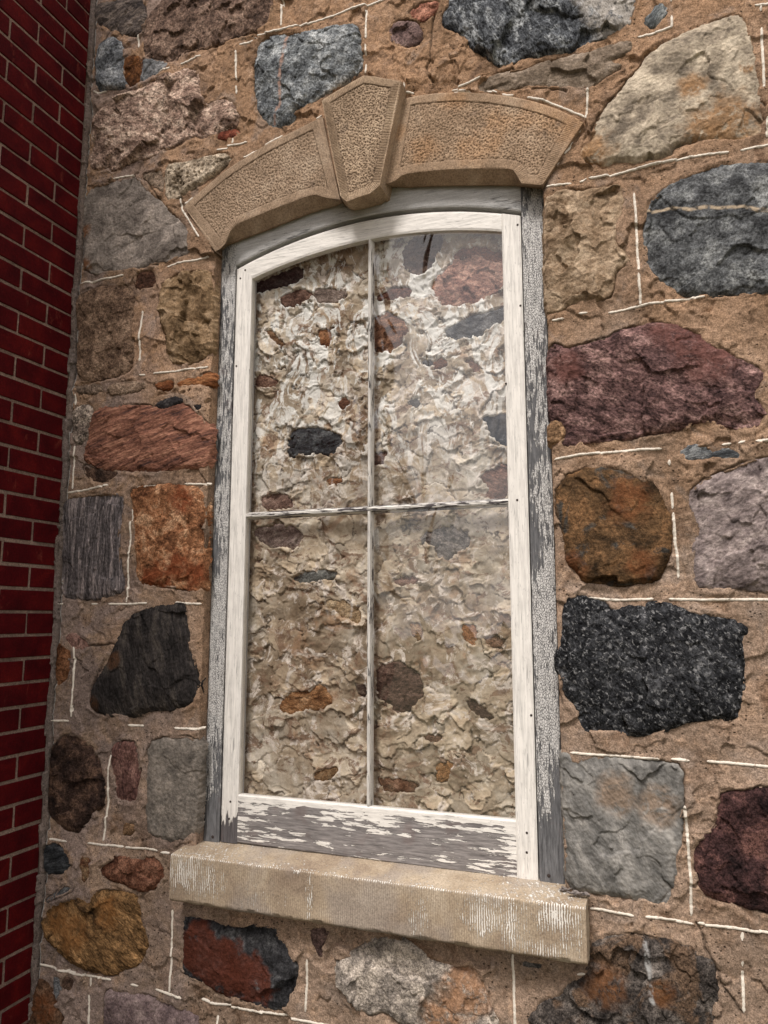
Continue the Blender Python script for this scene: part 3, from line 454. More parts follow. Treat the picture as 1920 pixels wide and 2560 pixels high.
# ------------------------------------------------------------------ the fieldstone wall
wall = empty('fieldstone_wall', (1.6, 0, 0), 'fieldstone wall of mixed boulders in brown mortar with white painted joint lines', 'stone wall')
def axis(a, b, f0, f1, fine, coarse):
    out = [np.arange(a, f0, coarse), np.arange(f0, f1, fine), np.arange(f1, b+coarse, coarse)]
    return np.concatenate([o for o in out if len(o)])
gx = axis(0.0, 2.9, 0.0, 2.14, .0026, .02); gz = axis(-.05, 4.4, .38, 3.80, .0026, .02)
gx[np.argmin(abs(gx-XL))] = XL; gx[np.argmin(abs(gx-XR))] = XR
X, Z = np.meshgrid(gx, gz)
H = .004*fbm(X, Z, 3.2, 3, 5)+.0055*fbm(X, Z, 14, 4, 11)+.0016*fbm(X, Z, 75, 2, 21)+plates(X, Z, 9, 33, .10, .0016, .6)
tr = sstep(.05, .35, fbm(X, Z, 4, 2, 77)); H += tr*plates(X, Z, 22, 44, .22, .002, .5)
GR = np.zeros(X.shape); GY = np.zeros(X.shape)
def sub(poly, pad=.03):
    i0 = max(np.searchsorted(gz, poly[:, 1].min()-pad)-1, 0); i1 = min(np.searchsorted(gz, poly[:, 1].max()+pad)+1, len(gz))
    j0 = max(np.searchsorted(gx, poly[:, 0].min()-pad)-1, 0); j1 = min(np.searchsorted(gx, poly[:, 0].max()+pad)+1, len(gx))
    return slice(i0, i1), slice(j0, j1)
def plinedist(px, pz, pl):
    d = np.full(px.shape, 9.)
    for a, b in zip(pl[:-1], pl[1:]):
        e = b-a; t = np.clip(((px-a[0])*e[0]+(pz-a[1])*e[1])/(e@e+1e-12), 0, 1)
        d = np.minimum(d, np.hypot(px-a[0]-t*e[0], pz-a[1]-t*e[1]))
    return d
EDGE = .0035
def jagr(px, pz, seed): return jag(px, pz, seed)*2.2+.006*fbm(px, pz, 45, 4, seed+11)
def jag(px, pz, seed): return EDGE*1.5*fbm(px, pz, 24, 3, seed)+EDGE*.9*fbm(px, pz, 80, 2, seed+3)
for k, (lab, c, pts, st) in enumerate(ST):
    P = chaikin(xz(c, pts)); s = sub(P); x, z = X[s], Z[s]
    d = sdist(x, z, P)+jag(x, z, 900+k*5)+.0025
    crk = sstep(.0, .35, fbm(x, z, 6, 2, 300+k))            # where the joint has opened
    lip = .0035*sstep(-.1, .3, fbm(x, z, 11, 2, 500+k))
    H[s] += np.where(abs(d) < .1, lip*np.exp(-((d+.007)/.006)**2)-crk*.007*np.exp(-(d/.0026)**2), 0)
    GR[s] = np.maximum(GR[s], crk*np.exp(-((d+.0005)/.0022)**2))
    H[s] -= .035*sstep(.002, .022, d)
for c, pts in CR:
    P = xz(c, pts); s = sub(P); x, z = X[s], Z[s]
    d = plinedist(x+.004*fbm(x, z, 40, 2, 7), z+.004*fbm(x, z, 40, 2, 9), P)
    H[s] -= .007*np.exp(-(d/.0026)**2); GR[s] = np.maximum(GR[s], np.exp(-(d/.0024)**2))
inarch = np.zeros(X.shape, bool)
for v in VO:
    pc_ = np.vstack([v['P'][1][::10][:, [0, 2]]+[0, .012], v['low3'][::-10][:, [0, 2]]-[0, .02]]); s = sub(pc_); H[s] -= .07*sstep(-.002, .003, sdist(X[s], Z[s], pc_))
    s = sub(v['poly']); d = sdist(X[s], Z[s], v['poly']); H[s] -= .05*sstep(-.002, .012, d)
    H[s] -= .004*np.exp(-(d/.003)**2); GR[s] = np.maximum(GR[s], .6*np.exp(-(d/.0026)**2))
H -= .05*((X > sx0+.006) & (X < sx1-.006) & (Z > sz0+.006) & (Z < sz1-.006))
zt = arc(fr_out, X)+.022
hole = (X > XL+1e-6) & (X < XR-1e-6) & (Z > sz1-.05) & (Z < zt)
edge = (Z > sz1) & (Z < arc(fr_out, np.clip(X, XL, XR)))
dxl = np.where(X <= XL+1e-6, XL-X, 9); dxr = np.where(X >= XR-1e-6, X-XR, 9)
H -= np.where(edge, .007*np.exp(-np.minimum(dxl, dxr)/.006), 0)
Y = -H
# crack beside the brick wall
cxl = .020+.006*fbm(Z*0+3, Z, 6, 4, 3)+.004*fbm(Z*0+3, Z, 40, 3, 4)
H += .006*sstep(0, .004, cxl-X); cr = np.exp(-((X-cxl)/.0028)**2); H -= .012*cr; GR = np.maximum(GR, cr*sstep(-.25, .1, fbm(Z*0, Z, 9, 3, 8)))
GY = sstep(.004, -.002, X-cxl)
Y = -H
V = np.stack([X, Y, Z], -1).reshape(-1, 3)
hv = hole.reshape(-1)
keep = ~(hole[:-1, :-1] | hole[1:, 1:] | hole[:-1, 1:] | hole[1:, :-1])
cc = (X[:-1, :-1]+X[1:, 1:])/2; cz = (Z[:-1, :-1]+Z[1:, 1:])/2
keep &= ~((cc > XL) & (cc < XR) & (cz > sz1-.05) & (cz < arc(fr_out, cc)+.022))
F = grid_faces(*X.shape, keep=keep)
V, F, GA, GYA = compact(V, F, GR.reshape(-1), GY.reshape(-1))
# the reveals at both sides of the opening
def reveal(xe, sgn):
    rows = np.where((gz > sz1-.03) & (gz < fr_out[1]+fr_out[2]*.0+arc(fr_out, np.array([xe]))[0]-fr_out[1]+.03))[0]
    j = np.argmin(abs(gx-xe)); n = 24
    yy = np.linspace(0, 1, n)[None, :]; zz = gz[rows][:, None]
    y0 = Y[rows, j][:, None]; ym = y0+(.075-y0)*yy
    xo = sgn*(.0025*fbm(ym*1., zz+0*ym, 30, 4, 61)+.001*fbm(ym, zz+0*ym, 120, 2, 62))*np.minimum(1, yy*6)
    return np.stack([xe+xo, ym, zz+0*ym], -1).reshape(-1, 3), grid_faces(len(rows), n), np.zeros(len(rows)*n)
for xe, sg in ((XL, 1), (XR, 1)):
    v2, f2, g2 = reveal(xe, sg)
    if xe == XL: f2 = f2[:, ::-1]
    F = np.vstack([F, f2+len(V)]); V = np.vstack([V, v2]); GA = np.r_[GA, g2]
MORT = mortar_mat('mortar', [(140,118,98), (146,114,84), (110,86,66), (166,136,108), (134,118,104)], 0, 0)
mort = mesh_np('mortar', V, F, MORT, wall, attrs={'groove': GA, 'grey': np.r_[GYA, np.zeros(len(GA)-len(GYA))]})
mort['label'] = 'brown sandy mortar smeared between the fieldstones'

def Hat(x, z):
    j = np.clip(np.searchsorted(gx, x)-1, 0, len(gx)-2); i = np.clip(np.searchsorted(gz, z)-1, 0, len(gz)-2)
    u = (x-gx[j])/(gx[j+1]-gx[j]); v = (z-gz[i])/(gz[i+1]-gz[i])
    return (H[i, j]*(1-u)+H[i, j+1]*u)*(1-v)+(H[i+1, j]*(1-u)+H[i+1, j+1]*u)*v

STONEH = []
def build_stone(k, lab, c, pts, st, parent, name='fieldstone', Y0=0., cell=.0022, mirror=1, seedoff=0, edge=.006, hb=0.):
    st = dict(st); h = st.pop('h', .015); pl = st.pop('pl', 12); ps = st.pop('ps', .2); stain = st.pop('stain', None); vein = st.pop('vein', None)
    pits = st.pop('pits', 0); hard = st.pop('hard', 0); st.pop('stain2', 0); crs = st.pop('cr', [])
    P = chaikin(xz(c, pts, Y0)); a0, b0 = P.min(0)-.008, P.max(0)+.008
    xs = np.arange(a0[0], b0[0], cell); zs = np.arange(a0[1], b0[1], cell); x, z = np.meshgrid(xs, zs)
    d = sdist(x, z, P)+(jagr(x, z, 900+k*5+seedoff)+.001 if seedoff else jag(x, z, 900+k*5)+.0025)
    size = d.max()
    prof = 1-np.exp(-np.maximum(d, 0)/max(.006, size*.16))
    R = min(1, size/.05); h = h*.62
    hh = hb-.001+h*prof+R*(.003*fbm(x, z, 8, 3, 70+k)+.0015*fbm(x, z, 38, 4, 170+k))+.0016*fbm(x, z, 120, 2, 270+k)
    hh += R*plates(x, z, pl, 400+k, ps*.66, .0018, .4)*np.minimum(1, np.maximum(d, 0)/.012)+.6*R*plates(x, z, pl*2.7, 600+k, ps*.7, .0008, .4)*np.minimum(1, np.maximum(d, 0)/.006)
    if pits:
        f1, f2, r, _, _, _, _ = worley(x, z, 70, 5); hh -= .007*np.exp(-(f1/.33)**2)*sstep(.01, .03, d)*(r > .25)
    hh = np.where(d < 0, hh+d*3.2, hh)
    for cc_, pp in crs:
        dd = plinedist(x+.003*fbm(x, z, 40, 2, 7), z, xz(cc_, pp, Y0)); hh -= .010*np.exp(-(dd/.003)**2)
    hh = np.maximum(hh, -.03)
    keep = (d[:-1, :-1] > -.007) | (d[1:, 1:] > -.007)
    sa = np.zeros(x.shape)
    if stain:
        for cs, (px, pz), r in stain:
            q = at(cs, px, pz, Y0); dd = np.hypot(x-q[0], z-q[2])/r+.45*fbm(x, z, 30, 4, 31+k)
            sa = np.maximum(sa, sstep(1.05, .80, dd) if hard else sstep(1.15, .45, dd))
        col = st['stain'] = stain[0][0] if False else None
    va = np.zeros(x.shape)
    if vein:
        for cs, pl_ in vein[1]:
            dd = plinedist(x+.008*fbm(x, z, 22, 3, 5), z+.008*fbm(x, z, 22, 3, 6), xz(cs, pl_, Y0)); va = np.maximum(va, sstep(vein[2], vein[2]*.4, dd))
    F = grid_faces(*x.shape, keep=keep)
    V = np.stack([x, Y0-hh, z], -1).reshape(-1, 3)
    V, F, sa, va = compact(V, F, sa.reshape(-1), va.reshape(-1))
    return V, F, sa, va
for k, (lab, c, pts, st) in enumerate(ST):
    st = dict(st); stn = st.pop('stain', None); vn = st.pop('vein', None)
    geo = {q: st[q] for q in ('h', 'pl', 'ps', 'pits', 'hard', 'cr') if q in st}
    mk = {q: v for q, v in st.items() if q not in ('h', 'pl', 'ps', 'pits', 'hard', 'cr', 'stain2')}
    V, F, sa, va = build_stone(k, lab, c, pts, dict(geo, stain=stn[1] if stn else None, vein=vn), wall)
    m = stone_mat(stain=stn[0] if stn else None, vein=vn[0] if vn else None, **mk)
    o = mesh_np('fieldstone', V, F, m, wall, attrs={'stain': sa, 'vein': va}); o['label'] = lab

cb = boxes('wall_core', [(-.3, 3.2, .165, .45, -.05, 4.5)], MORT, wall, bevel=.004)
cb['label'] = 'solid inner masonry of the wall'
# white painted ribbons on the joints
WL = M('white_joint_paint', rough=.6)
_c = WL.mix(WL.lvl(WL.noise(120, 4, .7), .60, .68), L((218, 210, 194)), L((150, 122, 96)))
_c = WL.mix(WL.math('MULTIPLY', WL.noise(35, 3), .5), _c, L((196, 180, 156)))
WL = WL.done(_c, WL.noise(160, 4, .7), .002)
def ribbon(P, wd, seed, parent):
    P = smooth_pl(P, max(3, int(np.linalg.norm(np.diff(P, axis=0), axis=1).sum()/.0022)))
    n = len(P); T = np.gradient(P, axis=0); T /= np.linalg.norm(T, axis=1)[:, None]+1e-9; N = np.stack([-T[:, 1], T[:, 0]], 1)
    s = np.arange(n)*.0022; wn = wd*(1+.30*fbm(s, s*0+seed, 60, 3, seed)+.3*fbm(s, s*0+seed, 200, 2, seed+1))
    wn *= np.minimum(1, np.minimum(s+.002, s[-1]-s+.002)/.006)
    gap = fbm(s, s*0+seed*3.3, 26, 3, seed+5); wn *= sstep(-.72, -.60, gap)
    off = .0012*fbm(s, s*0+seed, 30, 3, seed+9)
    A = np.linspace(-1, 1, 5); R = []
    for a in A:
        q = P+N*((a*wn+off+.0006*fbm(s, s*0+a*9, 250, 1, seed+3))[:, None])
        hh = np.maximum(Hat(q[:, 0], q[:, 1]), Hat(P[:, 0], P[:, 1])-.001)+(.0021 if abs(a) < .9 else -.002)*np.clip(wn/.001, 0, 1)+.0006*fbm(q[:, 0], q[:, 1], 150, 2, 3)
        R.append(np.stack([q[:, 0], -hh, q[:, 1]], 1))
    V = np.stack(R, 1); F = grid_faces(n, 5, keep=((wn[:-1] > .0006)[:, None] | np.zeros((n-1, 4), bool)))
    if not len(F): return
    V, F = compact(V.reshape(-1, 3), F)
    o = mesh_np('joint_line', V, F, WL, parent); return o
_z = np.linspace(.4, 3.78, 900); _x = .020+.006*fbm(_z*0+3, _z, 6, 4, 3)+.004*fbm(_z*0+3, _z, 40, 3, 4)+.0035
SB = M('old_sealant', rough=.7); SB = SB.done(SB.mix(SB.noise(60, 4, .7), L((96, 92, 90)), L((190, 186, 178))), SB.noise(140, 4, .7), .002)
_q = 0
for a_ in range(0, 900, 45):
    o = ribbon(np.stack([_x[a_:a_+42], _z[a_:a_+42]], 1), .0026, 700+a_, wall)
    if o: o.name = 'sealant_bead'; o['label'] = 'flaking pale sealant bead beside the brick wall'; o.data.materials.clear(); o.data.materials.append(SB)
k = 0
for c, ls in LN.items():
    for l in ls:
        k += 1; o = ribbon(xz(c, l), .0039, k*3, wall)
    
# ------------------------------------------------------------------ arch stones: tooled margins, pecked panels
def carved_mat(name, a, b, c, orange=0.):
    m = M(name, rough=.95, spec=.06); n = m.noise(9, 6, .65, .4)
    col = m.ramp(n, [(.32, L(a)), (.5, L(b)), (.68, L(c))])
    if orange:
        col = m.mix(m.math('MULTIPLY', m.attr('warm'), orange), col, m.mix(m.noise(40, 4), L((168, 104, 48)), L((200, 150, 84))))
    g = m.noise(210, 3, .7); col = m.mix(1., col, m.ramp(g, [(.34, .68), (.5, 1.), (.66, 1.28)]), 'MULTIPLY')
    col = m.mix(m.math('MULTIPLY', m.lvl(m.noise(26, 5, .7), .56, .68), .5), col, L((108, 92, 78)))
    col = m.mix(m.math('MULTIPLY', m.attr('pit'), .75), col, L((62, 48, 36)))
    return m.done(col, m.math('ADD', g, m.noise(60, 5, .7)), .0016, 1.)
def edge_coords(x, z, poly):
    """distance to the outline and the running length along it"""
    best = np.full(x.shape, 9.); run = np.zeros(x.shape); acc = 0
    for i in range(len(poly)):
        a = poly[i]; b = poly[(i+1) % len(poly)]; e = b-a; Ln = math.hypot(*e)
        if Ln < 1e-6: continue
        t = np.clip(((x-a[0])*e[0]+(z-a[1])*e[1])/(Ln*Ln), 0, 1); d = np.hypot(x-a[0]-t*e[0], z-a[1]-t*e[1])
        n = d < best; best = np.where(n, d, best); run = np.where(n, acc+t*Ln, run); acc += Ln
    return best, run
arch = empty('window_arch', (1.06, .02, 2.95), 'tan sandstone arch of two tapering stones and a proud keystone over the window', 'stone arch')
for q, v in enumerate(VO):
    T, B = v['P']; nu, nv = 330, (150 if q == 1 else 130)
    if q == 1: T, B = smooth_pl(T, 220), smooth_pl(B, 220); lo = smooth_pl(v['low3'], 220); nu = 220; nv = 330
    else: lo = v['low3']
    vv = np.linspace(0, 1, nv)[:, None, None]
    G = T[None]*(1-vv)+B[None]*vv
    x, z = G[..., 0], G[..., 2]; d, run = edge_coords(x, z, v['poly'])
    mw = .026 if q != 1 else .024
    mwj = mw+.0015*fbm(x, z, 30, 3, 8+q)
    panel = sstep(mwj-.0015, mwj+.0015, d)
    f1, f2, r1, r2, r3, ox, oz = worley(x+.004*fbm(x, z, 20, 2, 2), z+.004*fbm(x, z, 20, 2, 3), 185, 60+q, .95)
    peck = -.0032*np.exp(-(f1/(.30+.12*r2))**2)*(r1 > .18)+.0012*sstep(.1, .9, f2-f1)
    grv = np.sin(run/.0047*2*np.pi+1.2*fbm(x, z, 60, 2, 5))
    hh = (1-panel)*(.0009*grv)*sstep(.0, .003, d)+panel*(-.0012+peck)+.0012*fbm(x, z, 12, 3, 80+q)+.0006*fbm(x, z, 90, 2, 81+q)
    hh -= .0016*np.exp(-((d-mwj)/.0018)**2)
    wear = sstep(.15, .5, fbm(x, z, 9, 3, 15+q)); hh -= .0020*wear*np.exp(-d/.004)
    hh -= .0006*np.exp(-(d/.0020)**2)
    G[..., 1] = v['Y']-hh
    pit = panel*np.exp(-(f1/.34)**2)*(r1 > .18)*.95+(1-panel)*np.clip(-grv, 0, 1)*.4*sstep(0, .004, d)+.5*np.exp(-((d-mwj)/.0016)**2)
    warm = np.zeros(x.shape)
    if q == 2:
        for px, pz, r in ((960,440,.05),(900,560,.05),(780,620,.06),(440,620,.05),(1150,400,.04),(1480,450,.06),(260,500,.03),(640,260,.05),(1300,330,.08)):
            w_ = at('e2', px, pz, YV); warm = np.maximum(warm, sstep(1.2, .3, np.hypot(x-w_[0], z-w_[2])/r+.5*fbm(x, z, 25, 4, 6)))
    V = G.reshape(-1, 3); F = grid_faces(nv, nu)[:, ::-1]
    # chamfer, soffit, sides, top
    def strip(R, seed, amp=.0012, groove=0, n_=None):
        nr = len(R); S = np.stack(R); xx, zz = S[..., 0], S[..., 2]+S[..., 1]
        o_ = amp*fbm(xx, zz, 45, 3, seed)
        if groove: o_ = o_+groove*np.sin(np.linspace(0, 1, S.shape[1])[None]*S.shape[1]*.0015/.005*2*np.pi)
        o_[0] = 0; S[..., 1] += o_*.7; S[..., 2] += o_*.7; return S
    G2 = G[-1]; a = np.linspace(0, 1, 14)[:, None, None]
    ch = G2[None]*(1-a)+lo[None]*a; ch[1:] -= 0
    ch = strip(list(ch), 20+q, .0016, .0006)
    b2 = lo.copy(); b2[:, 1] = .058; b2[:, 2] += .010
    a = np.linspace(0, 1, 8)[:, None, None]; so = ch[-1][None]*(1-a)+b2[None]*a; so = strip(list(so), 30+q)
    parts = [(ch, 1), (so, 1)]
    back = lambda e, yb: np.stack([e*(1-t)+np.stack([e[:, 0], np.full(len(e), yb), e[:, 2]], 1)*t for t in np.linspace(0, 1, 12)])
    parts.append((back(G[0], .09)[::-1], 1))
    Ls = np.vstack([G[:, 0], ch[1:, 0], so[1:, 0]]); Rs = np.vstack([G[:, -1], ch[1:, -1], so[1:, -1]])
    sl = back(Ls, .09); sr = back(Rs, .09)
    parts.append((sl, 0)); parts.append((sr, 1))
    att = [pit.reshape(-1)]; wat = [warm.reshape(-1)]; n0 = len(V)
    for Sx, fl in parts:
        f = grid_faces(Sx.shape[0], Sx.shape[1]);  f = f[:, ::-1] if fl else f
        F = np.vstack([F, f+n0]); V = np.vstack([V, Sx.reshape(-1, 3)]); n0 = len(V)
        att.append(np.zeros(Sx.shape[0]*Sx.shape[1])); wat.append(np.zeros(Sx.shape[0]*Sx.shape[1]))
    mat = [carved_mat('sandstone_left', (136,114,90), (158,134,108), (176,154,128)), carved_mat('sandstone_key', (138,116,92), (166,142,114), (184,161,132)),
           carved_mat('sandstone_right', (138,114,88), (160,134,106), (178,154,126), .26)][q]
    o = mesh_np(('arch_stone', 'keystone', 'arch_stone')[q], V, F, mat, arch, attrs={'pit': np.concatenate(att), 'warm': np.concatenate(wat)}); o['label'] = v['label']

# ------------------------------------------------------------------ sill
def sill():
    x0, x1, z0, z1 = sx0, sx1, sz0, sz1
    c = .0018; nx = int((x1-x0)/c); xs = np.linspace(x0, x1, nx)
    def rows(a, b, n): return np.linspace(a, b, n)
    prof = []  # (y, z, kind) from back bottom over the front to the back top
    for y in rows(.03, -.057, 20): prof.append((y, z0, 0))
    for z in rows(z0+.003, z1-.004, int((z1-z0)/c)): prof.append((-.06, z, 1))
    prof.append((-.059, z1-.0015, 1)); prof.append((-.057, z1, 2))
    for y in rows(-.055, .13, 70): prof.append((y, z1+(y+.057)*.10, 2))
    pr = np.array([(p[0], p[1]) for p in prof]); kd = np.array([p[2] for p in prof])
    Xg, Yg = np.meshgrid(xs, pr[:, 0]); Zg = np.repeat(pr[:, 1][:, None], nx, 1); K = kd[:, None]+0*Xg
    ph = Xg/.0056*2*np.pi+3.2*fbm(Xg, Zg, 30, 3, 4)
    tilt = np.where(K == 2, Yg*180, 0)+0
    gv = np.sin(ph+tilt*np.sign(1))
    fr = sstep(0, .004, np.minimum(Zg-z0, z1-Zg)+0) ; amp = .0007
    dy = np.where(K == 1, -(amp*gv*fr), 0)-.0015*fbm(Xg, Zg, 14, 3, 9)*(K == 1)
    dz = np.where(K == 2, amp*.35*np.sin(Xg/.0105*2*np.pi+Yg*260+2*fbm(Xg, Yg, 20, 2, 4)), 0)+.0012*fbm(Xg, Yg, 14, 3, 19)*(K == 2)+(-.002+.003*fbm(Xg, Yg, 24, 4, 13))*(K == 0)
    ed = np.exp(-(np.abs(Zg-z0)/.004)**2)*(K == 1)+(np.exp(-((Zg-z1)/.004)**2)*(K == 1)+np.exp(-((Yg+.057)/.004)**2)*(K == 2))*.6
    chip = sstep(-.05, .5, fbm(Xg, Zg*.2, 22, 4, 55)); dy += ed*(.0012+.004*chip); dz += (-ed*.003*chip)*(K == 2)+(.003*chip*np.exp(-(np.abs(Zg-z0)/.004)**2))*(K == 1)
    V = np.stack([Xg, Yg+dy, Zg+dz], -1)
    rid = np.where(K == 2, np.clip(np.sin(Xg/.0105*2*np.pi+Yg*260+2*fbm(Xg, Yg, 20, 2, 4)), 0, 1)*.3, np.clip(gv, 0, 1))
    # white paint splashes: left end of the face, drips, right end, most of the top
    pn = np.zeros(Xg.shape)
    def blob(c, px, py, rx, rz, s=1.):
        q_ = at(c, px, py, -.06); return s*np.exp(-(((Xg-q_[0])/rx)**2+((Zg-q_[2])/rz)**2))
    for b in (('c7',800,450,.06,.05,.85),('c7',900,500,.05,.05,.6),('c7',1335,560,.012,.06,.75),('c7',1285,440,.018,.012,.9),('c8',430,640,.05,.045,.85),('c8',550,680,.03,.06,.75),('c8',730,640,.045,.04,.9),('c8',150,620,.03,.05,.4),('c8',690,780,.06,.02,.6),('c8',800,740,.04,.03,.5),('c7',1120,560,.1,.06,.3),('c8',620,600,.08,.04,.5)):
        pn = np.maximum(pn, blob(*b)*(K == 1))
    top = (K == 2)*(.50+.25*fbm(Xg, Yg, 7, 3, 6)+.30*np.exp(-((Xg-x1+.1)/.09)**2)+.2*np.exp(-((Xg-x0-.1)/.1)**2))
    rim = .75*np.exp(-((Zg-z1)/.005)**2)*(K >= 1)*(Yg < -.045)
    pn = np.maximum(np.maximum(pn, top), rim)
    pn = pn*.56+.36*rid*np.clip(pn*3, 0, 1)+.24*rid*(K == 1)*sstep(-.3, .3, fbm(Xg, Zg, 6, 3, 44))+.10*rid
    VV = V.reshape(-1, 3); FF = grid_faces(*Xg.shape); at_ = [pn.reshape(-1)]; g_ = [(np.clip(-gv, 0, 1)*(K > 0)*fr).reshape(-1)]
    for e, fl in ((0, 1), (nx-1, 0)):
        E0 = V[:, e]; inner = E0.copy(); inner[:, 1] = .05; inner[:, 0] = E0[:, 0]
        S = np.stack([E0*(1-t)+inner*t for t in np.linspace(0, 1, 30)]); S[1:, :, 0] += (.004*fbm(S[1:, :, 1], S[1:, :, 2], 30, 4, 7+e)*1.)
        f = grid_faces(S.shape[0], S.shape[1]); f = f[:, ::-1] if fl else f
        FF = np.vstack([FF, f+len(VV)]); VV = np.vstack([VV, S.reshape(-1, 3)]); at_.append(np.full(S.shape[0]*S.shape[1], .15)); g_.append(np.zeros(S.shape[0]*S.shape[1]))
    m = M('sill_sandstone', rough=.92, spec=.08)
    col = m.ramp(m.noise(8, 6, .65, .4), [(.34, L((138,120,100))), (.5, L((161,143,118))), (.66, L((178,162,138)))])
    col = m.mix(m.math('MULTIPLY', m.lvl(m.noise(5, 3, .5, vec=m.map(loc=(5, 5, 5))), .5, .62), .6), col, L((146,136,126)))
    col = m.mix(1., col, m.ramp(m.noise(220, 3, .7), [(.34, .72), (.5, 1.), (.66, 1.22)]), 'MULTIPLY')
    col = m.mix(m.math('MULTIPLY', m.attr('pit'), .35), col, L((108, 88, 66)))
    nn = m.noise(70, 5, .7, .3, vec=m.map(scale=(1, 1, .35))); n3 = m.noise(260, 2, .6)
    pf = m.math('ADD', m.attr('paint'), m.math('ADD', m.math('MULTIPLY', m.math('SUBTRACT', nn, .5), 1.4), m.math('MULTIPLY', m.math('SUBTRACT', n3, .5), .7)))
    pm = m.lvl(pf, .52, .68)
    col = m.mix(m.math('MULTIPLY', pm, .9), col, L((226, 220, 208)))
    M_ = m.done(col, m.math('ADD', pm, m.noise(90, 5, .7)), .0014, 1.)
    o = mesh_np('window_sill', VV, FF, M_, None, attrs={'paint': np.concatenate(at_), 'pit': np.concatenate(g_)})
    o['label'] = 'tan sandstone window sill with vertical tool marks and splashed white paint'; o['category'] = 'window sill'
    return o
sill()

# ------------------------------------------------------------------ timber frame and sash
PF = dict(paint=(206, 203, 198))
def slab(name, outer, inner, y0, y1, mat, parent, n=None, cell=.004, paint=None, bev=.002, nacross=14):
    """a bar between two 3D-matched polylines (x,z): front face at y0, back at y1; paint = f(x,z)->bias"""
    A = smooth_pl(np.array(outer, float), n or 40); B = smooth_pl(np.array(inner, float), n or 40)
    t = np.linspace(0, 1, nacross)[:, None, None]; G = A[None]*(1-t)+B[None]*t
    x, z = G[..., 0], G[..., 1]
    hh = .0006*fbm(x, z, 12, 3, 3)+.0004*fbm(x, z, 60, 2, 4)
    y = np.full(x.shape, y0)-hh; y[0] += bev; y[-1] += bev
    V = np.stack([x, y, z], -1)
    rows = [V[0]*1, V[-1]*1]; parts = []
    def bk(e, m_=6): return np.stack([e*(1-s)+np.stack([e[:, 0], np.full(len(e), y1), e[:, 2]], 1)*s for s in np.linspace(0, 1, m_)])
    P = [V, bk(V[0])[::-1], bk(V[-1]), bk(V[:, 0]), bk(V[:, -1])]
    b = V.copy(); b[..., 1] = y1; P.append(b)
    VV = np.zeros((0, 3)); FF = np.zeros((0, 4), int)
    for S in P:
        FF = np.vstack([FF, grid_faces(S.shape[0], S.shape[1])+len(VV)]); VV = np.vstack([VV, S.reshape(-1, 3)])
    pa = paint(VV[:, 0], VV[:, 2]) if paint else np.zeros(len(VV))
    o = mesh_np(name, VV, FF, mat, parent, smooth=False, attrs={'paint': pa})
    import bmesh
    bm = bmesh.new(); bm.from_mesh(o.data); bmesh.ops.remove_doubles(bm, verts=bm.verts, dist=1e-5); bmesh.ops.recalc_face_normals(bm, faces=bm.faces); bm.to_mesh(o.data); bm.free()
    return o
win = empty('window', ((frL+frR)/2, YF, sz1), 'arched timber window with flaking white paint and four old glass panes', 'window')
zs1 = sz1+.008
gap = .0035
inL, inR = saL-gap, saR+gap
fo = lambda x: arc(fr_out, x); ho = lambda x: arc(sash_out, x)
zspL, zspR = fo(frL), fo(frR)
mj = peel_mat('jamb_paint', 2, .0, wood=((70, 71, 76), (112, 113, 117)), paint=(212, 210, 206), stretch=10, crack=.85, soft=.03, streak=.34, fs=3)
mj2 = peel_mat('head_paint', 0, -.08, wood=((104, 106, 108), (138, 139, 140)), paint=(188, 188, 186), stretch=14, crack=.25, soft=.10, streak=.2)
def Zp(y, x=1386): return at('f', x, y, YF)[2]
_yz = [(sz1, -.55), (Zp(2120), -.5), (Zp(2040), -.06), (Zp(1880), .10), (Zp(1700), .12), (Zp(1480), .12), (Zp(1330), .02), (Zp(1150), -.10), (Zp(900), .0), (Zp(760), .16), (Zp(620), .22), (Zp(480), .02)]
def pj(x, z):
    a = np.array(_yz); return np.interp(z, a[:, 0], a[:, 1])+.05*np.sin(x*90)
_yl = [(sz1, -.6), (Zp(2060, 533), -.55), (Zp(1990, 533), .02), (Zp(1800, 533), .12), (Zp(1500, 533), .14), (Zp(1350, 533), .06), (Zp(1200, 533), -.02), (Zp(900, 533), .03), (Zp(640, 533), .06)]
def pjl(x, z):
    a = np.array(_yl); return np.interp(z, a[:, 0], a[:, 1])
fx = np.linspace(frL, frR, 60)
jl = slab('jamb', [(frL, sz1+.004), (frL, fo(frL)+.03)], [(inL, sz1+.004), (inL, fo(inL)+.03)], YF, .15, mj, win, n=200, paint=pjl)
jl['label'] = 'left jamb with grey crackled paint'
jr = slab('jamb', [(inR, sz1+.004), (inR, fo(inR)+.03)], [(frR, sz1+.004), (frR, fo(frR)+.03)], YF, .15, mj, win, n=200, paint=pj)
jr['label'] = 'right jamb with crackled white and grey paint'
hx = np.linspace(inL+.0006, inR-.0006, 80); ix = hx
hd = slab('head', [(a, fo(a)+.03) for a in hx], [(a, ho(a)+.0125) for a in ix], YF+.0008, .15, mj2, win, n=80, paint=lambda x, z: 0*x+.16, nacross=20)
hd['label'] = 'curved head board with greyish white paint'
ms = peel_mat('sash_paint', 2, .18, paint=(226, 221, 211), stretch=16, soft=.03, streak=.05)
msh = peel_mat('sash_paint_rail', 0, .18, paint=(226, 221, 211), stretch=16, soft=.03, streak=.05)
mbr = peel_mat('bottom_rail_paint', 0, .04, wood=((100, 94, 93), (144, 136, 134)), paint=(228, 223, 213), stretch=12, soft=.012, streak=.14, lgs=26, scale=1.0, fs=7, wf=1.7, wl=.75)
Zi = at('f', 605, 1986, YS)[2]     # top of the bottom rail
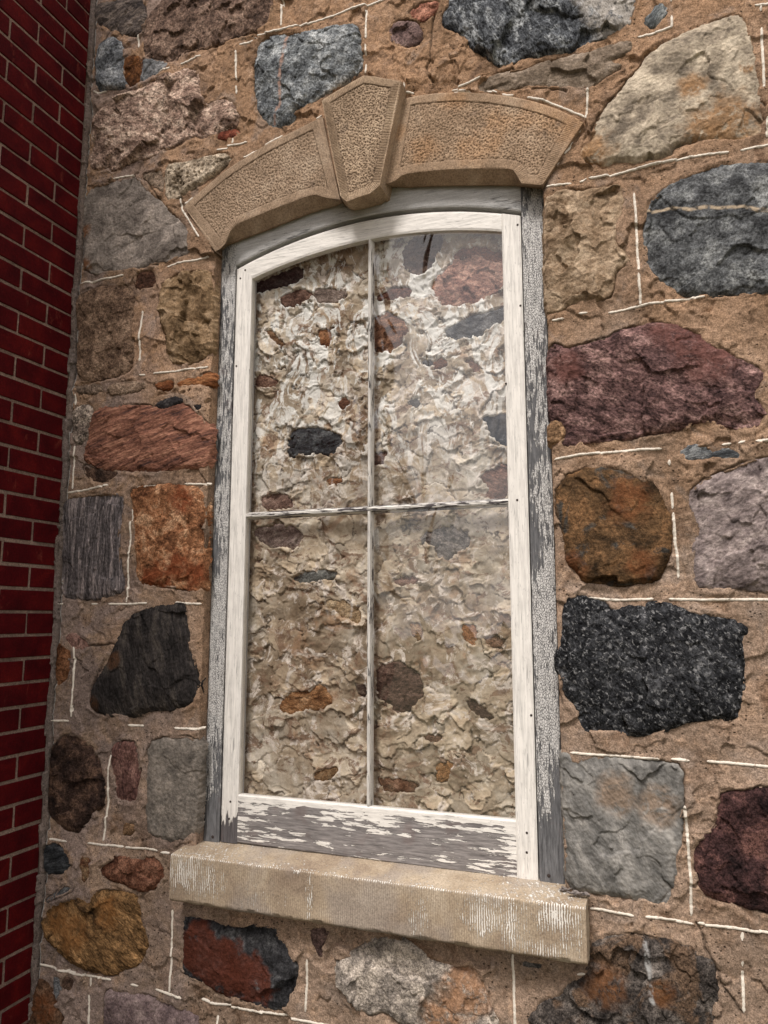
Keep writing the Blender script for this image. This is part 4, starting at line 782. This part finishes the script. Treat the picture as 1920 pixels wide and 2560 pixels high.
iL = at('f', 627, 698, YS)[0]; iR = at('f', 1257, 577, YS)[0]; iRb = at('f', 1286, 2050, YS)[0]; iLb = at('f', 597, 1985, YS)[0]
print('inner', iL, iLb, iR, iRb, Zi, at('f', 1285, 2053, YS))
iL = (iL+iLb)/2; iR = (iR+iRb)/2; Zi = (Zi+at('f', 1285, 2053, YS)[2])/2
si = lambda x: arc(sash_in, x)
stl = slab('stile', [(saL, Zbot+.004), (saL, ho(saL))], [(iL, Zbot+.004), (iL, si(iL)+.012)], YS, YS+.024, ms, win, n=120, paint=lambda x, z: np.interp(z, [Zbot, Zbot+.05, Zbot+.10, Zbot+.3], [-.4, .1, .42, .48]))
stl['label'] = 'left white painted sash stile'
str_ = slab('stile', [(iR, Zbot), (iR, ho(iR)-.0)], [(saR, Zbot), (saR, ho(saR))], YS, YS+.024, ms, win, n=120, paint=lambda x, z: np.interp(z, [Zbot, Zbot+.03, Zbot+.3], [.3, .42, .46]))
str_['label'] = 'right white painted sash stile with nail heads'
tx = np.linspace(saL+.0004, iR, 70)
tr_ = slab('top_rail', [(a, ho(a)) for a in tx], [(max(a, iL), si(max(a, iL))) for a in tx], YS+.0006, YS+.023, msh, win, n=70, paint=lambda x, z: 0*x+.44, nacross=10)
tr_['label'] = 'curved white top rail of the sash'
def pb(x, z):
    u = (z-Zbot)/(Zi-Zbot); uu = (x-iL)/(iR-iL)
    return .62*sstep(.86, .97, u)+np.interp(u, [0, .2, .5, .75, 1], [-.24, -.17, -.12, -.02, .06])+.13*np.exp(-((uu-.05)/.12)**2)+.14*np.exp(-((uu-.52)/.12)**2)*sstep(.3, .7, u)+.14*np.exp(-((uu-.80+.2*(u-.5))/.07)**2)+.25*np.exp(-((uu-1)/.04)**2)
br = slab('bottom_rail', [(iL, Zi), (iR, Zi)], [(iL, Zbot+.006), (iR, Zbot)], YS+.0012, YS+.0225, mbr, win, n=160, paint=pb, nacross=40)
br['label'] = 'bottom rail of bare grey wood with flaking white paint'
# muntins
mxc = at('f', 921, 1280, YS)[0]; mzc = (at('f', 613, 1294, YS)[2]+at('f', 1268, 1247, YS)[2])/2
mm = peel_mat('muntin_paint', 2, .0, paint=(216, 211, 202), stretch=18, soft=.03, streak=.25); mmh = peel_mat('muntin_paint_flaked', 0, .04, wood=((70, 62, 66), (110, 100, 102)), paint=(222, 217, 208), stretch=16, soft=.015, streak=.2)
def muntin(a, b, wd, mat, lab, horiz, bias):
    # moulded bar: flat nose, stepped putty slopes
    pr = [(-wd*1.6, .020), (-wd*1.55, .016), (-wd*.75, .006), (-wd*.7, .0015), (-wd*.15, .0), (wd*.1, .0016), (wd*.3, .0), (wd*.7, .0015), (wd*.75, .006), (wd*1.55, .016), (wd*1.6, .020)]
    n = 260; t = np.linspace(0, 1, n); S = []
    for o_, dpt in pr:
        p = np.array(a)[None]*(1-t[:, None])+np.array(b)[None]*t[:, None]; wob = .0006*fbm(t*6, t*0+o_*900, 4, 3, 5)
        S.append(np.stack([p[:, 0]+(0 if horiz else o_+wob), YS+.002+dpt+0*t+abs(wob)*.5, p[:, 1]+(o_+wob if horiz else 0)], 1))
    S = np.stack(S); F = grid_faces(len(pr), n); F = F[:, ::-1] if horiz else F
    o = mesh_np('muntin', S.reshape(-1, 3), F if horiz else F[:, ::-1][:, ::-1], mat, win, smooth=False, attrs={'paint': np.full(len(pr)*n, bias)}); o['label'] = lab; return o
zmt = si(mxc)
muntin((mxc, mzc+.006), (mxc, zmt+.002), .0052, mm, 'upper upright glazing bar', 0, .12)
muntin((mxc, Zi-.002), (mxc, mzc-.006), .0052, mm, 'lower upright glazing bar', 0, .14)
muntin((iL-.001, mzc), (iR+.001, mzc), .0068, mmh, 'horizontal glazing bar of bare wood with flaked white paint', 1, .06)
# glass
gm = M('old_glass'); gm.t.nodes.remove(gm.b)
tr1 = gm.n('ShaderNodeBsdfTransparent'); tr1.inputs[0].default_value = (.95, .95, .95, 1); gl = gm.n('ShaderNodeBsdfGlossy'); gl.inputs['Roughness'].default_value = .015; gl.inputs[0].default_value = (1, 1, 1, 1)
lw = gm.n('ShaderNodeLayerWeight'); lw.inputs['Blend'].default_value = .5
bp = gm.n('ShaderNodeBump'); bp.inputs['Distance'].default_value = .007; bp.inputs['Strength'].default_value = 1.
gm.l(gm.noise(4.5, 2, .5, 1.2, vec=gm.map(scale=(1.3, 1, .7))), bp.inputs['Height']); gm.l(bp.outputs[0], gl.inputs['Normal'])
fr_ = gm.math('MULTIPLY_ADD', gm.math('POWER', lw.outputs['Facing'], 4.), .40, .052)
ms_ = gm.n('ShaderNodeMixShader'); gm.l(fr_, ms_.inputs[0]); gm.l(tr1.outputs[0], ms_.inputs[1]); gm.l(gl.outputs[0], ms_.inputs[2]); gm.l(ms_.outputs[0], gm.o.inputs['Surface'])
def pane(x0, x1, z0, zf, lab):
    n = 30; xs = np.linspace(x0, x1, n); V = []; 
    for y in (YG, YG+.003):
        V += [(x, y, z0) for x in xs]+[(x, y, zf(x)) for x in xs]
    V = np.array(V); F = []
    for i in range(n-1):
        F.append((i, i+1, n+i+1, n+i)); b = 2*n; F.append((b+n+i, b+n+i+1, b+i+1, b+i)); F.append((i, b+i, b+i+1, i+1)); F.append((n+i, n+i+1, b+n+i+1, b+n+i))
    F.append((0, n, 3*n, 2*n)); F.append((n-1, 3*n-1, 4*n-1, 2*n-1))
    o = mesh_np('glass_pane', V, np.array(F), gm.m, win, smooth=False); o['label'] = lab
e = .006
pane(iL-e, mxc-.001, mzc+.001, lambda x: si(x)+e, 'upper left glass pane'); pane(mxc+.001, iR+e, mzc+.001, lambda x: si(x)+e, 'upper right glass pane')
pane(iL-e, mxc-.001, Zi-e, lambda x: mzc-.001+0*x, 'lower left glass pane'); pane(mxc+.001, iR+e, Zi-e, lambda x: mzc-.001+0*x, 'lower right glass pane')
# inner rebate seen through the glass
rb = peel_mat('rebate_paint', 2, .1, paint=(172, 171, 168), stretch=14)
slab('sash_lining', [(iL-.012, Zi-.01), (iL-.012, si(iL)+.01)], [(iL+.0012, Zi-.01), (iL+.0012, si(iL)+.01)], YS+.026, .072, rb, win, n=40, paint=lambda x, z: 0*x+.3)['label'] = 'grey inner lining behind the left edge of the glass'
# nails
nm = M('rusty_nail', rough=.7); nm.b.inputs['Metallic'].default_value = .3; nm = nm.done(L((60, 50, 46)))
def nail(x, y, Yp, r=.0035, par=None):
    import bmesh
    q = at('f', x, y, Yp); bm = bmesh.new(); bmesh.ops.create_uvsphere(bm, u_segments=12, v_segments=8, radius=r)
    for v_ in bm.verts: v_.co.y *= .4
    me = bpy.data.meshes.new('nail'); bm.to_mesh(me); bm.free(); me.materials.append(nm); o = bpy.data.objects.new('nail', me); COL.objects.link(o)
    place(o, (q[0], Yp-.0004, q[2]), par or win)
for x, y in ((1294,562),(1301,764),(1265,959),(1293,1250),(1317,2082),(1317,2131),(1328,1788),(613,675),(601,696),(591,915),(576,2004),(573,2047)): nail(x, y, YS, .0030, stl if x < 900 else str_)
nail(1372, 2189, YF, .0042, jr); nail(532, 2092, YF, .0042, jl)

# ------------------------------------------------------------------ rubble infill behind the glass
inf = empty('rubble_infill', ((frL+frR)/2, .16, sz1), 'pale trowelled mortar and rubble blocking the opening behind the window glass', 'rubble wall')
c = .0024; xs = np.arange(inL+.001, inR-.001, c); zs = np.arange(Zbot-.01, fr_out[1]+fr_out[2]+.0, c); X2, Z2 = np.meshgrid(xs, zs)
H2 = .004*fbm(X2, Z2, 5, 3, 501)+plates(X2, Z2, 22, 511, .2, .003, .8, .9)+.0016*fbm(X2, Z2, 55, 4, 531)
TN = .35+.3*fbm(X2, Z2, 16, 3, 533); G2 = np.zeros(X2.shape)
NA, NB = fbm(X2, Z2, 15, 5, 541), fbm(X2, Z2, 15, 5, 542); NF = fbm(X2, Z2, 42, 4, 543)
rs = random.Random(12)
for i in range(300):   # trowel smears laid one over another
    cx_, cz_ = rs.uniform(xs[0], xs[-1]), rs.uniform(zs[0], zs[-1]); ra = rs.uniform(.022, .085)*(1 if i < 170 else .55); rb = ra*rs.uniform(.3, .75)
    a = rs.uniform(-.9, .9) if cx_ < mxc else rs.uniform(-.1, .6); ca, sa_ = math.cos(a), math.sin(a)
    u0 = max(0, int((cx_-ra*2-xs[0])/c)); u1 = int((cx_+ra*2-xs[0])/c); v0 = max(0, int((cz_-ra*2-zs[0])/c)); v1 = int((cz_+ra*2-zs[0])/c)
    s_ = (slice(v0, v1), slice(u0, u1)); x = X2[s_]-cx_; z = Z2[s_]-cz_
    if not x.size: continue
    x = x+.040*NA[s_]; z = z+.040*NB[s_]
    p = (x*ca+z*sa_)/ra; q_ = (-x*sa_+z*ca)/rb; e = (1-np.sqrt(p*p+q_*q_))*rb+.009*NF[s_]
    m_ = sstep(-.0006, .0022, e); k1, k2, b_ = rs.uniform(-.10, .10), rs.uniform(-.16, .10), rs.uniform(-.001, .0055)
    low = .35*H2[s_]+b_+k1*x+k2*z-.0014*np.cos(q_*rs.uniform(2, 5))+.003*NA[s_]
    H2[s_] = H2[s_]*(1-m_)+low*m_
    lip = np.exp(-((e-.001)/.0016)**2)*(NB[s_] > -.05); H2[s_] += .0012*lip
    TN[s_] = TN[s_]*(1-m_)+m_*rs.uniform(.22, .85)
    ck = np.exp(-((e+.0012)/.0013)**2)*sstep(-.02, .2, NA[s_]*math.cos(i)+NB[s_]*math.sin(i)); G2[s_] = G2[s_]*(1-m_)+0; G2[s_] = np.maximum(G2[s_], ck)
H2 += .0006*fbm(X2, Z2, 90, 3, 532); H2 -= .004*G2
RB = [
 ('block of dark slate set in the pale mortar of the upper left pane','e6',[(235,1260),(290,1190),(380,1180),(460,1195),(520,1220),(515,1290),(470,1320),(380,1300),(330,1320),(265,1340),(245,1300)],((36,40,44),(62,68,74),(96,102,106))),
 ('slanting blue grey slate in the upper right pane','e6',[(1060,690),(1120,640),(1200,600),(1280,580),(1380,555),(1380,610),(1290,650),(1235,720),(1200,700),(1120,730)],((50,54,58),(84,88,92),(118,120,122))),
 ('dark slate at the right edge of the upper right pane','e6',[(1255,1120),(1400,1110),(1400,1290),(1350,1270),(1300,1230),(1290,1170)],((34,36,42),(54,58,66),(84,88,94))),
 ('salmon coloured stone near the top of the upper right pane','e6',[(1000,420),(1100,320),(1200,270),(1390,300),(1390,430),(1250,520),(1060,550),(1010,500)],((134,92,76),(166,122,102),(190,150,128))),
 ('rust coloured stone under the top rail','e6',[(1090,310),(1150,250),(1250,240),(1390,290),(1380,335),(1200,290)],((84,48,32),(124,74,50),(150,100,72))),
 ('brown stone beside the upper glazing bar','e6',[(670,600),(780,590),(870,640),(860,690),(800,780),(720,790),(670,720)],((90,58,40),(130,90,64),(156,118,88))),
 ('maroon stone in the upper left pane','e6',[(210,500),(330,460),(380,480),(340,530),(250,555),(210,530)],((78,54,44),(108,80,66),(134,106,90))),
 ('violet grey stone in the upper left pane','e6',[(370,470),(470,460),(560,480),(500,530),(400,530)],((98,84,74),(128,112,100),(152,136,124))),
 ('dark stone at the top left of the glass','e6',[(60,440),(200,380),(300,340),(340,390),(280,440),(180,450),(110,470),(60,500)],((34,30,28),(62,54,50),(88,76,70))),
 ('dark brown stone at the top of the upper right pane','e6',[(840,250),(920,170),(1060,160),(1010,330),(930,400),(840,330)],((48,40,38),(82,66,58),(110,92,80))),
 ('small orange stone in the upper left pane','e6',[(405,690),(450,665),(470,690),(465,760),(420,740)],((100,60,32),(140,90,52),(164,116,76))),
 ('thin brown stone in the upper left pane','e6',[(130,680),(160,680),(230,750),(210,770)],((84,58,38),(114,84,56),(140,108,78))),
 ('tiny rust stone beside the upper glazing bar','e6',[(500,1050),(540,1030),(570,1050),(530,1090)],((80,50,36),(110,74,54),(136,100,78))),
 ('small rust brown stone in the upper right pane','e6',[(1000,840),(1040,820),(1075,840),(1050,880),(1010,870)],((70,40,24),(106,66,42),(134,92,64))),
 ('small grey stone in the upper right pane','e6',[(940,840),(1000,830),(990,860)],((70,70,76),(96,96,100),(120,118,120))),
 ('small tan stone in the upper right pane','e6',[(1170,830),(1200,825),(1255,890),(1220,900)],((110,80,64),(138,104,86),(160,128,108))),
 ('small dark stone in the middle of the upper right pane','e6',[(860,1040),(900,1030),(955,1060),(900,1080)],((44,46,50),(70,72,76),(98,98,100))),
 ('brown stone beside the middle glazing bar','e6',[(680,1300),(760,1310),(740,1370),(680,1390)],((72,52,46),(100,76,66),(126,100,88))),
 ('reddish layered stone at the right end of the glazing bar','e6',[(1240,1430),(1390,1355),(1390,1560),(1275,1550),(1285,1480)],((86,60,50),(120,88,72),(146,112,94))),
 ('long brown stone beside the upper glazing bar','e6',[(840,450),(880,460),(870,500),(770,510),(700,520),(720,480)],((78,50,40),(110,76,62),(134,100,84))),
 ('reddish stone at the left edge of the upper left pane','e6',[(80,900),(200,930),(180,980),(80,960)],((96,66,52),(126,94,76),(148,118,98))),
 ('tiny ochre stone in the upper left pane','e6',[(450,1450),(520,1440),(520,1460),(460,1472)],((120,76,44),(150,104,68),(170,128,92))),
 ('maroon stone just above the horizontal glazing bar','e6',[(100,1545),(180,1520),(250,1540),(300,1590),(120,1600)],((98,74,62),(132,104,90),(156,130,114))),
 ('greenish grey stone in the lower left pane','c5',[(1260,280),(1380,250),(1490,265),(1380,300),(1280,310)],((88,92,88),(116,120,114),(138,140,132))),
 ('purple grey stone at the top of the lower left pane','c5',[(1090,80),(1200,50),(1310,80),(1290,160),(1180,150),(1110,120)],((108,90,84),(138,118,108),(160,144,132))),
 ('orange layered stone in the lower left pane','c5',[(1195,850),(1240,790),(1340,770),(1390,740),(1440,810),(1380,850),(1250,870)],((106,68,36),(150,106,64),(172,134,94))),
 ('small dark stone beside the lower glazing bar','c5',[(1530,730),(1575,760),(1570,790),(1540,780)],((60,48,40),(88,72,60),(112,96,82))),
 ('ochre stained stone in the lower left pane','c5',[(1380,390),(1500,385),(1570,440),(1540,490),(1440,430)],((138,112,78),(166,140,104),(184,162,128))),
 ('violet grey stone in the lower right pane','c6',[(140,120),(210,70),(370,70),(370,140),(280,215),(230,190),(220,150)],((100,94,92),(130,122,116),(158,148,138))),
 ('large dark brown stone beside the lower glazing bar','c6',[(-30,665),(60,650),(130,680),(170,760),(130,840),(60,870),(0,830),(-35,780)],((62,46,38),(92,70,58),(116,92,78))),
 ('dark brown stone right of the lower glazing bar','c6',[(350,800),(430,840),(475,900),(380,870)],((66,50,40),(98,78,64),(122,100,84))),
 ('small orange stone in the lower right pane','c6',[(330,490),(390,490),(400,580),(350,560)],((130,82,44),(162,112,70),(180,138,98))),
 ('small brown stone near the right stile','c6',[(430,540),(520,545),(510,580),(440,575)],((90,62,42),(122,90,66),(146,114,90))),
 ('small ochre stone in the lower right pane','c6',[(110,480),(160,490),(150,560),(120,530)],((110,78,46),(142,108,72),(164,134,98))),
 ('flat brown stone low in the lower right pane','c6',[(165,965),(270,965),(240,990),(180,990)],((86,62,46),(118,90,70),(140,112,92))),
 ('square ochre stone low in the lower right pane','c8',[(220,-20),(300,-25),(300,10),(260,60),(225,50)],((112,74,36),(146,104,60),(168,130,86))),
 ('brown stone at the foot of the lower glazing bar','c8',[(-30,40),(60,50),(150,60),(120,110),(0,100)],((84,58,38),(116,84,60),(140,108,84))),
 ('small ochre stone at the foot of the lower left pane','c7',[(1350,45),(1400,60),(1470,0),(1380,10)],((108,80,48),(140,108,72),(162,134,98))),
 ('small reddish stone in the lower right pane','c6',[(30,290),(150,275),(160,305),(60,315)],((104,72,58),(134,100,84),(156,124,108))),
]
gx0, gz0 = xs, zs
for k, (lab, cc_, pts, cl) in enumerate(RB):
    P = chaikin(xz(cc_, pts, YI)); d = sdist(X2, Z2, P)+jagr(X2, Z2, 2900+k*5)+.001
    H2 = np.where(d > -.05, H2-.03*sstep(-.001, .008, d)+.0025*np.exp(-((d+.006)/.005)**2)-.003*np.exp(-(d/.002)**2), H2)
V = np.stack([X2, YI-H2, Z2], -1).reshape(-1, 3); m = M('pale_mortar', rough=.9, spec=.15)
n1 = m.noise(5, 6, .65, .8); n2 = m.noise(17, 6, .7, 1.0); z_ = m.sep()[2]
col = m.ramp(n1, [(.36, L((140,120,94))), (.5, L((184,166,138))), (.62, L((212,200,178)))])
col = m.mix(1., col, m.ramp(m.attr('tone'), [(.2, .60), (.52, 1.), (.82, 1.30)]), 'MULTIPLY')
col = m.mix(m.lvl(n2, .52, .60), col, L((212, 200, 184)))
col = m.mix(m.math('MULTIPLY', m.lvl(m.noise(11, 5, .7, .6, vec=m.map(loc=(9, 2, 4))), .56, .68), .65), col, L((160, 124, 90)))
col = m.mix(m.math('MULTIPLY', m.lvl(m.noise(15, 7, .75, 1.0, vec=m.map(loc=(3, 9, 1), scale=(1, 1, 1.5))), .54, .585), .85), col, m.mix(m.noise(60, 4, .7), L((84, 64, 50)), L((156, 124, 96))))
wz = m.lvl(z_, -.1, .45); refl_wht = m.math('MULTIPLY', m.math('MULTIPLY', wz, m.lvl(m.noise(11, 7, .7, 1.5, vec=m.map(rot=(0, -.7, 0), scale=(1.5, 1, .75), loc=(1, 1, 5))), .49, .54)), .9)
col = m.mix(refl_wht, col, L((242, 237, 230)))  # pale glass reflections in the upper panes, painted into the mortar colour
col = m.mix(1., col, m.ramp(m.noise(150, 3, .7), [(.34, .86), (.5, 1.), (.66, 1.08)]), 'MULTIPLY')
col = m.mix(m.math('MULTIPLY', m.attr('groove'), .8), col, (.03, .022, .018))
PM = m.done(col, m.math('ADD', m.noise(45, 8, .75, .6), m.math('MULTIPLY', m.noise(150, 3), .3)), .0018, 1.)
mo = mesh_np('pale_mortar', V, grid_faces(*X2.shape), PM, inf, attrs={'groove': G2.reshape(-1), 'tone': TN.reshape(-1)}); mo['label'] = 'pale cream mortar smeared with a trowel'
for k, (lab, cc_, pts, cl) in enumerate(RB):
    V, F, sa, va = build_stone(400+k, lab, cc_, pts, dict(h=.006, pl=22, ps=.35), inf, Y0=YI, seedoff=2900+k*5-900-(400+k)*5, hb=-.002)
    o = mesh_np('rubble_stone', V, F, stone_mat(*cl, scale=25, str_=(1, 1.8), ang=random.Random(k).uniform(-30, 30), grain=.45), inf, attrs={'stain': sa, 'vein': va}); o['label'] = lab

# ------------------------------------------------------------------ brick wall
bw = empty('brick_wall', (-.05, -1.2, 0), 'dark red painted brick wall with tan joints meeting the stone wall at a right angle', 'brick wall')
Kk = 1.83; PI_ = .03725*Kk; ZC = 1.6+(-.5874)*Kk; BL = .1155*Kk; J = .0098
rnd = random.Random(4); bl = []; 
row0 = int(math.floor((0-ZC)/PI_)); row1 = int(math.ceil((4.6-ZC)/PI_))
import bmesh
bm = bmesh.new()
for r in range(row0, row1):
    z0 = ZC+r*PI_; n = 0
    ys = [-(i*BL+(BL/2 if r % 2 else 0)) for i in range(-1, 13)]
    for i in range(len(ys)-1):
        ya, yb = ys[i], ys[i+1]
        ya = min(ya, 0.0)
        if ya-yb < .03: continue
        y1, y0 = ya-(J/2 if ya < 0 else .004)+rnd.uniform(-.0012, .0012), yb+J/2+rnd.uniform(-.0012, .0012)
        za, zb = z0+J/2+rnd.uniform(-.001, .001), z0+PI_-J/2+rnd.uniform(-.001, .001)
        xo = rnd.uniform(-.0012, .0012); t = rnd.uniform(-.001, .001)
        v = [bm.verts.new((x+(t if (y == y0 and x == 0) else 0)+(xo if x == 0 else 0), y, z)) for x in (-.05, 0.) for y in (y0, y1) for z in (za, zb)]
        for f in ((0, 1, 3, 2), (4, 6, 7, 5), (0, 4, 5, 1), (2, 3, 7, 6), (0, 2, 6, 4), (1, 5, 7, 3)): bm.faces.new([v[q] for q in f])
bmesh.ops.bevel(bm, geom=list(bm.edges), offset=.0028, segments=2, profile=.6, affect='EDGES')
bmesh.ops.recalc_face_normals(bm, faces=bm.faces)
me = bpy.data.meshes.new('bricks'); bm.to_mesh(me); bm.free()
m = M('red_brick_paint', rough=.7, spec=.12)
n1 = m.noise(9, 5, .65, .5); col = m.ramp(n1, [(.35, L((56, 2, 7), 1, 1)), (.5, L((70, 5, 10), 1, 1)), (.66, L((86, 13, 13), 1, 1))])
col = m.mix(m.math('MULTIPLY', m.lvl(m.noise(18, 5, .7, .8, vec=m.map(scale=(1, 1, .4))), .60, .72), .45), col, L((138, 62, 44)))
col = m.mix(1., col, m.ramp(m.noise(170, 3, .7), [(.35, .75), (.65, 1.25)]), 'MULTIPLY')
me.materials.append(m.done(col, m.math('ADD', m.noise(90, 5, .7), m.noise(16, 4)), .002, .8))
for p in me.polygons: p.use_smooth = False
bo = bpy.data.objects.new('bricks', me); COL.objects.link(bo); place(bo, (0, 0, 0), bw); bo['label'] = 'running bond of dark red bricks'
ya = np.arange(-2.9, .02, .008); za = np.arange(0, 4.6, .008); A, B = np.meshgrid(ya, za)
hj = .0012*fbm(A, B, 60, 3, 6)+.0015*fbm(A, B, 14, 3, 5)
ya2 = np.arange(-2.6, .002, .004); 
jm = mortar_mat('brick_mortar', [(132,112,98), (138,116,100), (112,92,80), (146,124,108), (122,106,96)], 0, 0, pit=False, bump=.0025)
jo = mesh_np('joint_mortar', np.stack([-.0045+hj, A, B], -1).reshape(-1, 3), grid_faces(*A.shape)[:, ::-1][:, ::-1], jm, bw, attrs={'groove': np.zeros(A.size)}); jo['label'] = 'tan mortar joints between the red bricks'

# ------------------------------------------------------------------ dried leaves on the sill
rn = random.Random(9); LV = []; LF = []
for i in range(9):
    u = i/8; px = 1404+u*64+rn.uniform(-3, 3); py = 2213+u*26+rn.uniform(-4, 4)
    q = at('f', px, py, -.02 if u > .3 else .0); n = 9; R = rn.uniform(.007, .014); a0 = rn.uniform(0, 6.3); curl = rn.uniform(.5, 1.2); b0 = len(LV)
    for a in range(n):
        for b in range(5):
            s_ = (a/(n-1)-.5)*2; t_ = (b/4-.5)*math.sqrt(max(0.02, 1-s_*s_))
            lx, ly, lz = s_*R, t_*R*1.1, R*curl*(s_*s_*.6+abs(t_)*.9)+.0015*rn.uniform(-1, 1)
            x_ = lx*math.cos(a0)-ly*math.sin(a0); y_ = lx*math.sin(a0)+ly*math.cos(a0)
            LV.append((q[0]+x_, q[1]+y_*.8-.0, sz1+.009+lz))
    for a in range(n-1):
        for b in range(4):
            k0 = b0+a*5+b; LF.append((k0, k0+1, k0+6, k0+5))
lm = M('dead_leaf', rough=.85); lm = lm.done(lm.mix(lm.noise(90, 3), L((70, 64, 62)), L((150, 140, 132))))
lo_ = mesh_np('dried_leaves', np.array(LV), np.array(LF), lm, None, smooth=True)
so_ = lo_.modifiers.new('thick', 'SOLIDIFY'); so_.thickness = .0006
lo_['label'] = 'small clump of curled grey dead leaves on the right end of the sill'; lo_['category'] = 'dead leaves'

# ------------------------------------------------------------------ ground
gv = np.array([(-40, -60, 0), (40, -60, 0), (40, 20, 0), (-40, 20, 0)], float)
g = M('ground_grass', rough=.95); g = g.done(g.mix(g.noise(3, 6), L((70, 74, 48)), L((112, 104, 78))), g.noise(30, 6), .02)
go = mesh_np('ground', gv-np.array([0, 0, .02]), np.array([[0, 1, 2, 3]]), g, None); go['kind'] = 'structure'

for o in SC.objects:
    if o.parent is None and 'category' in o.keys(): o['kind'] = 'thing'
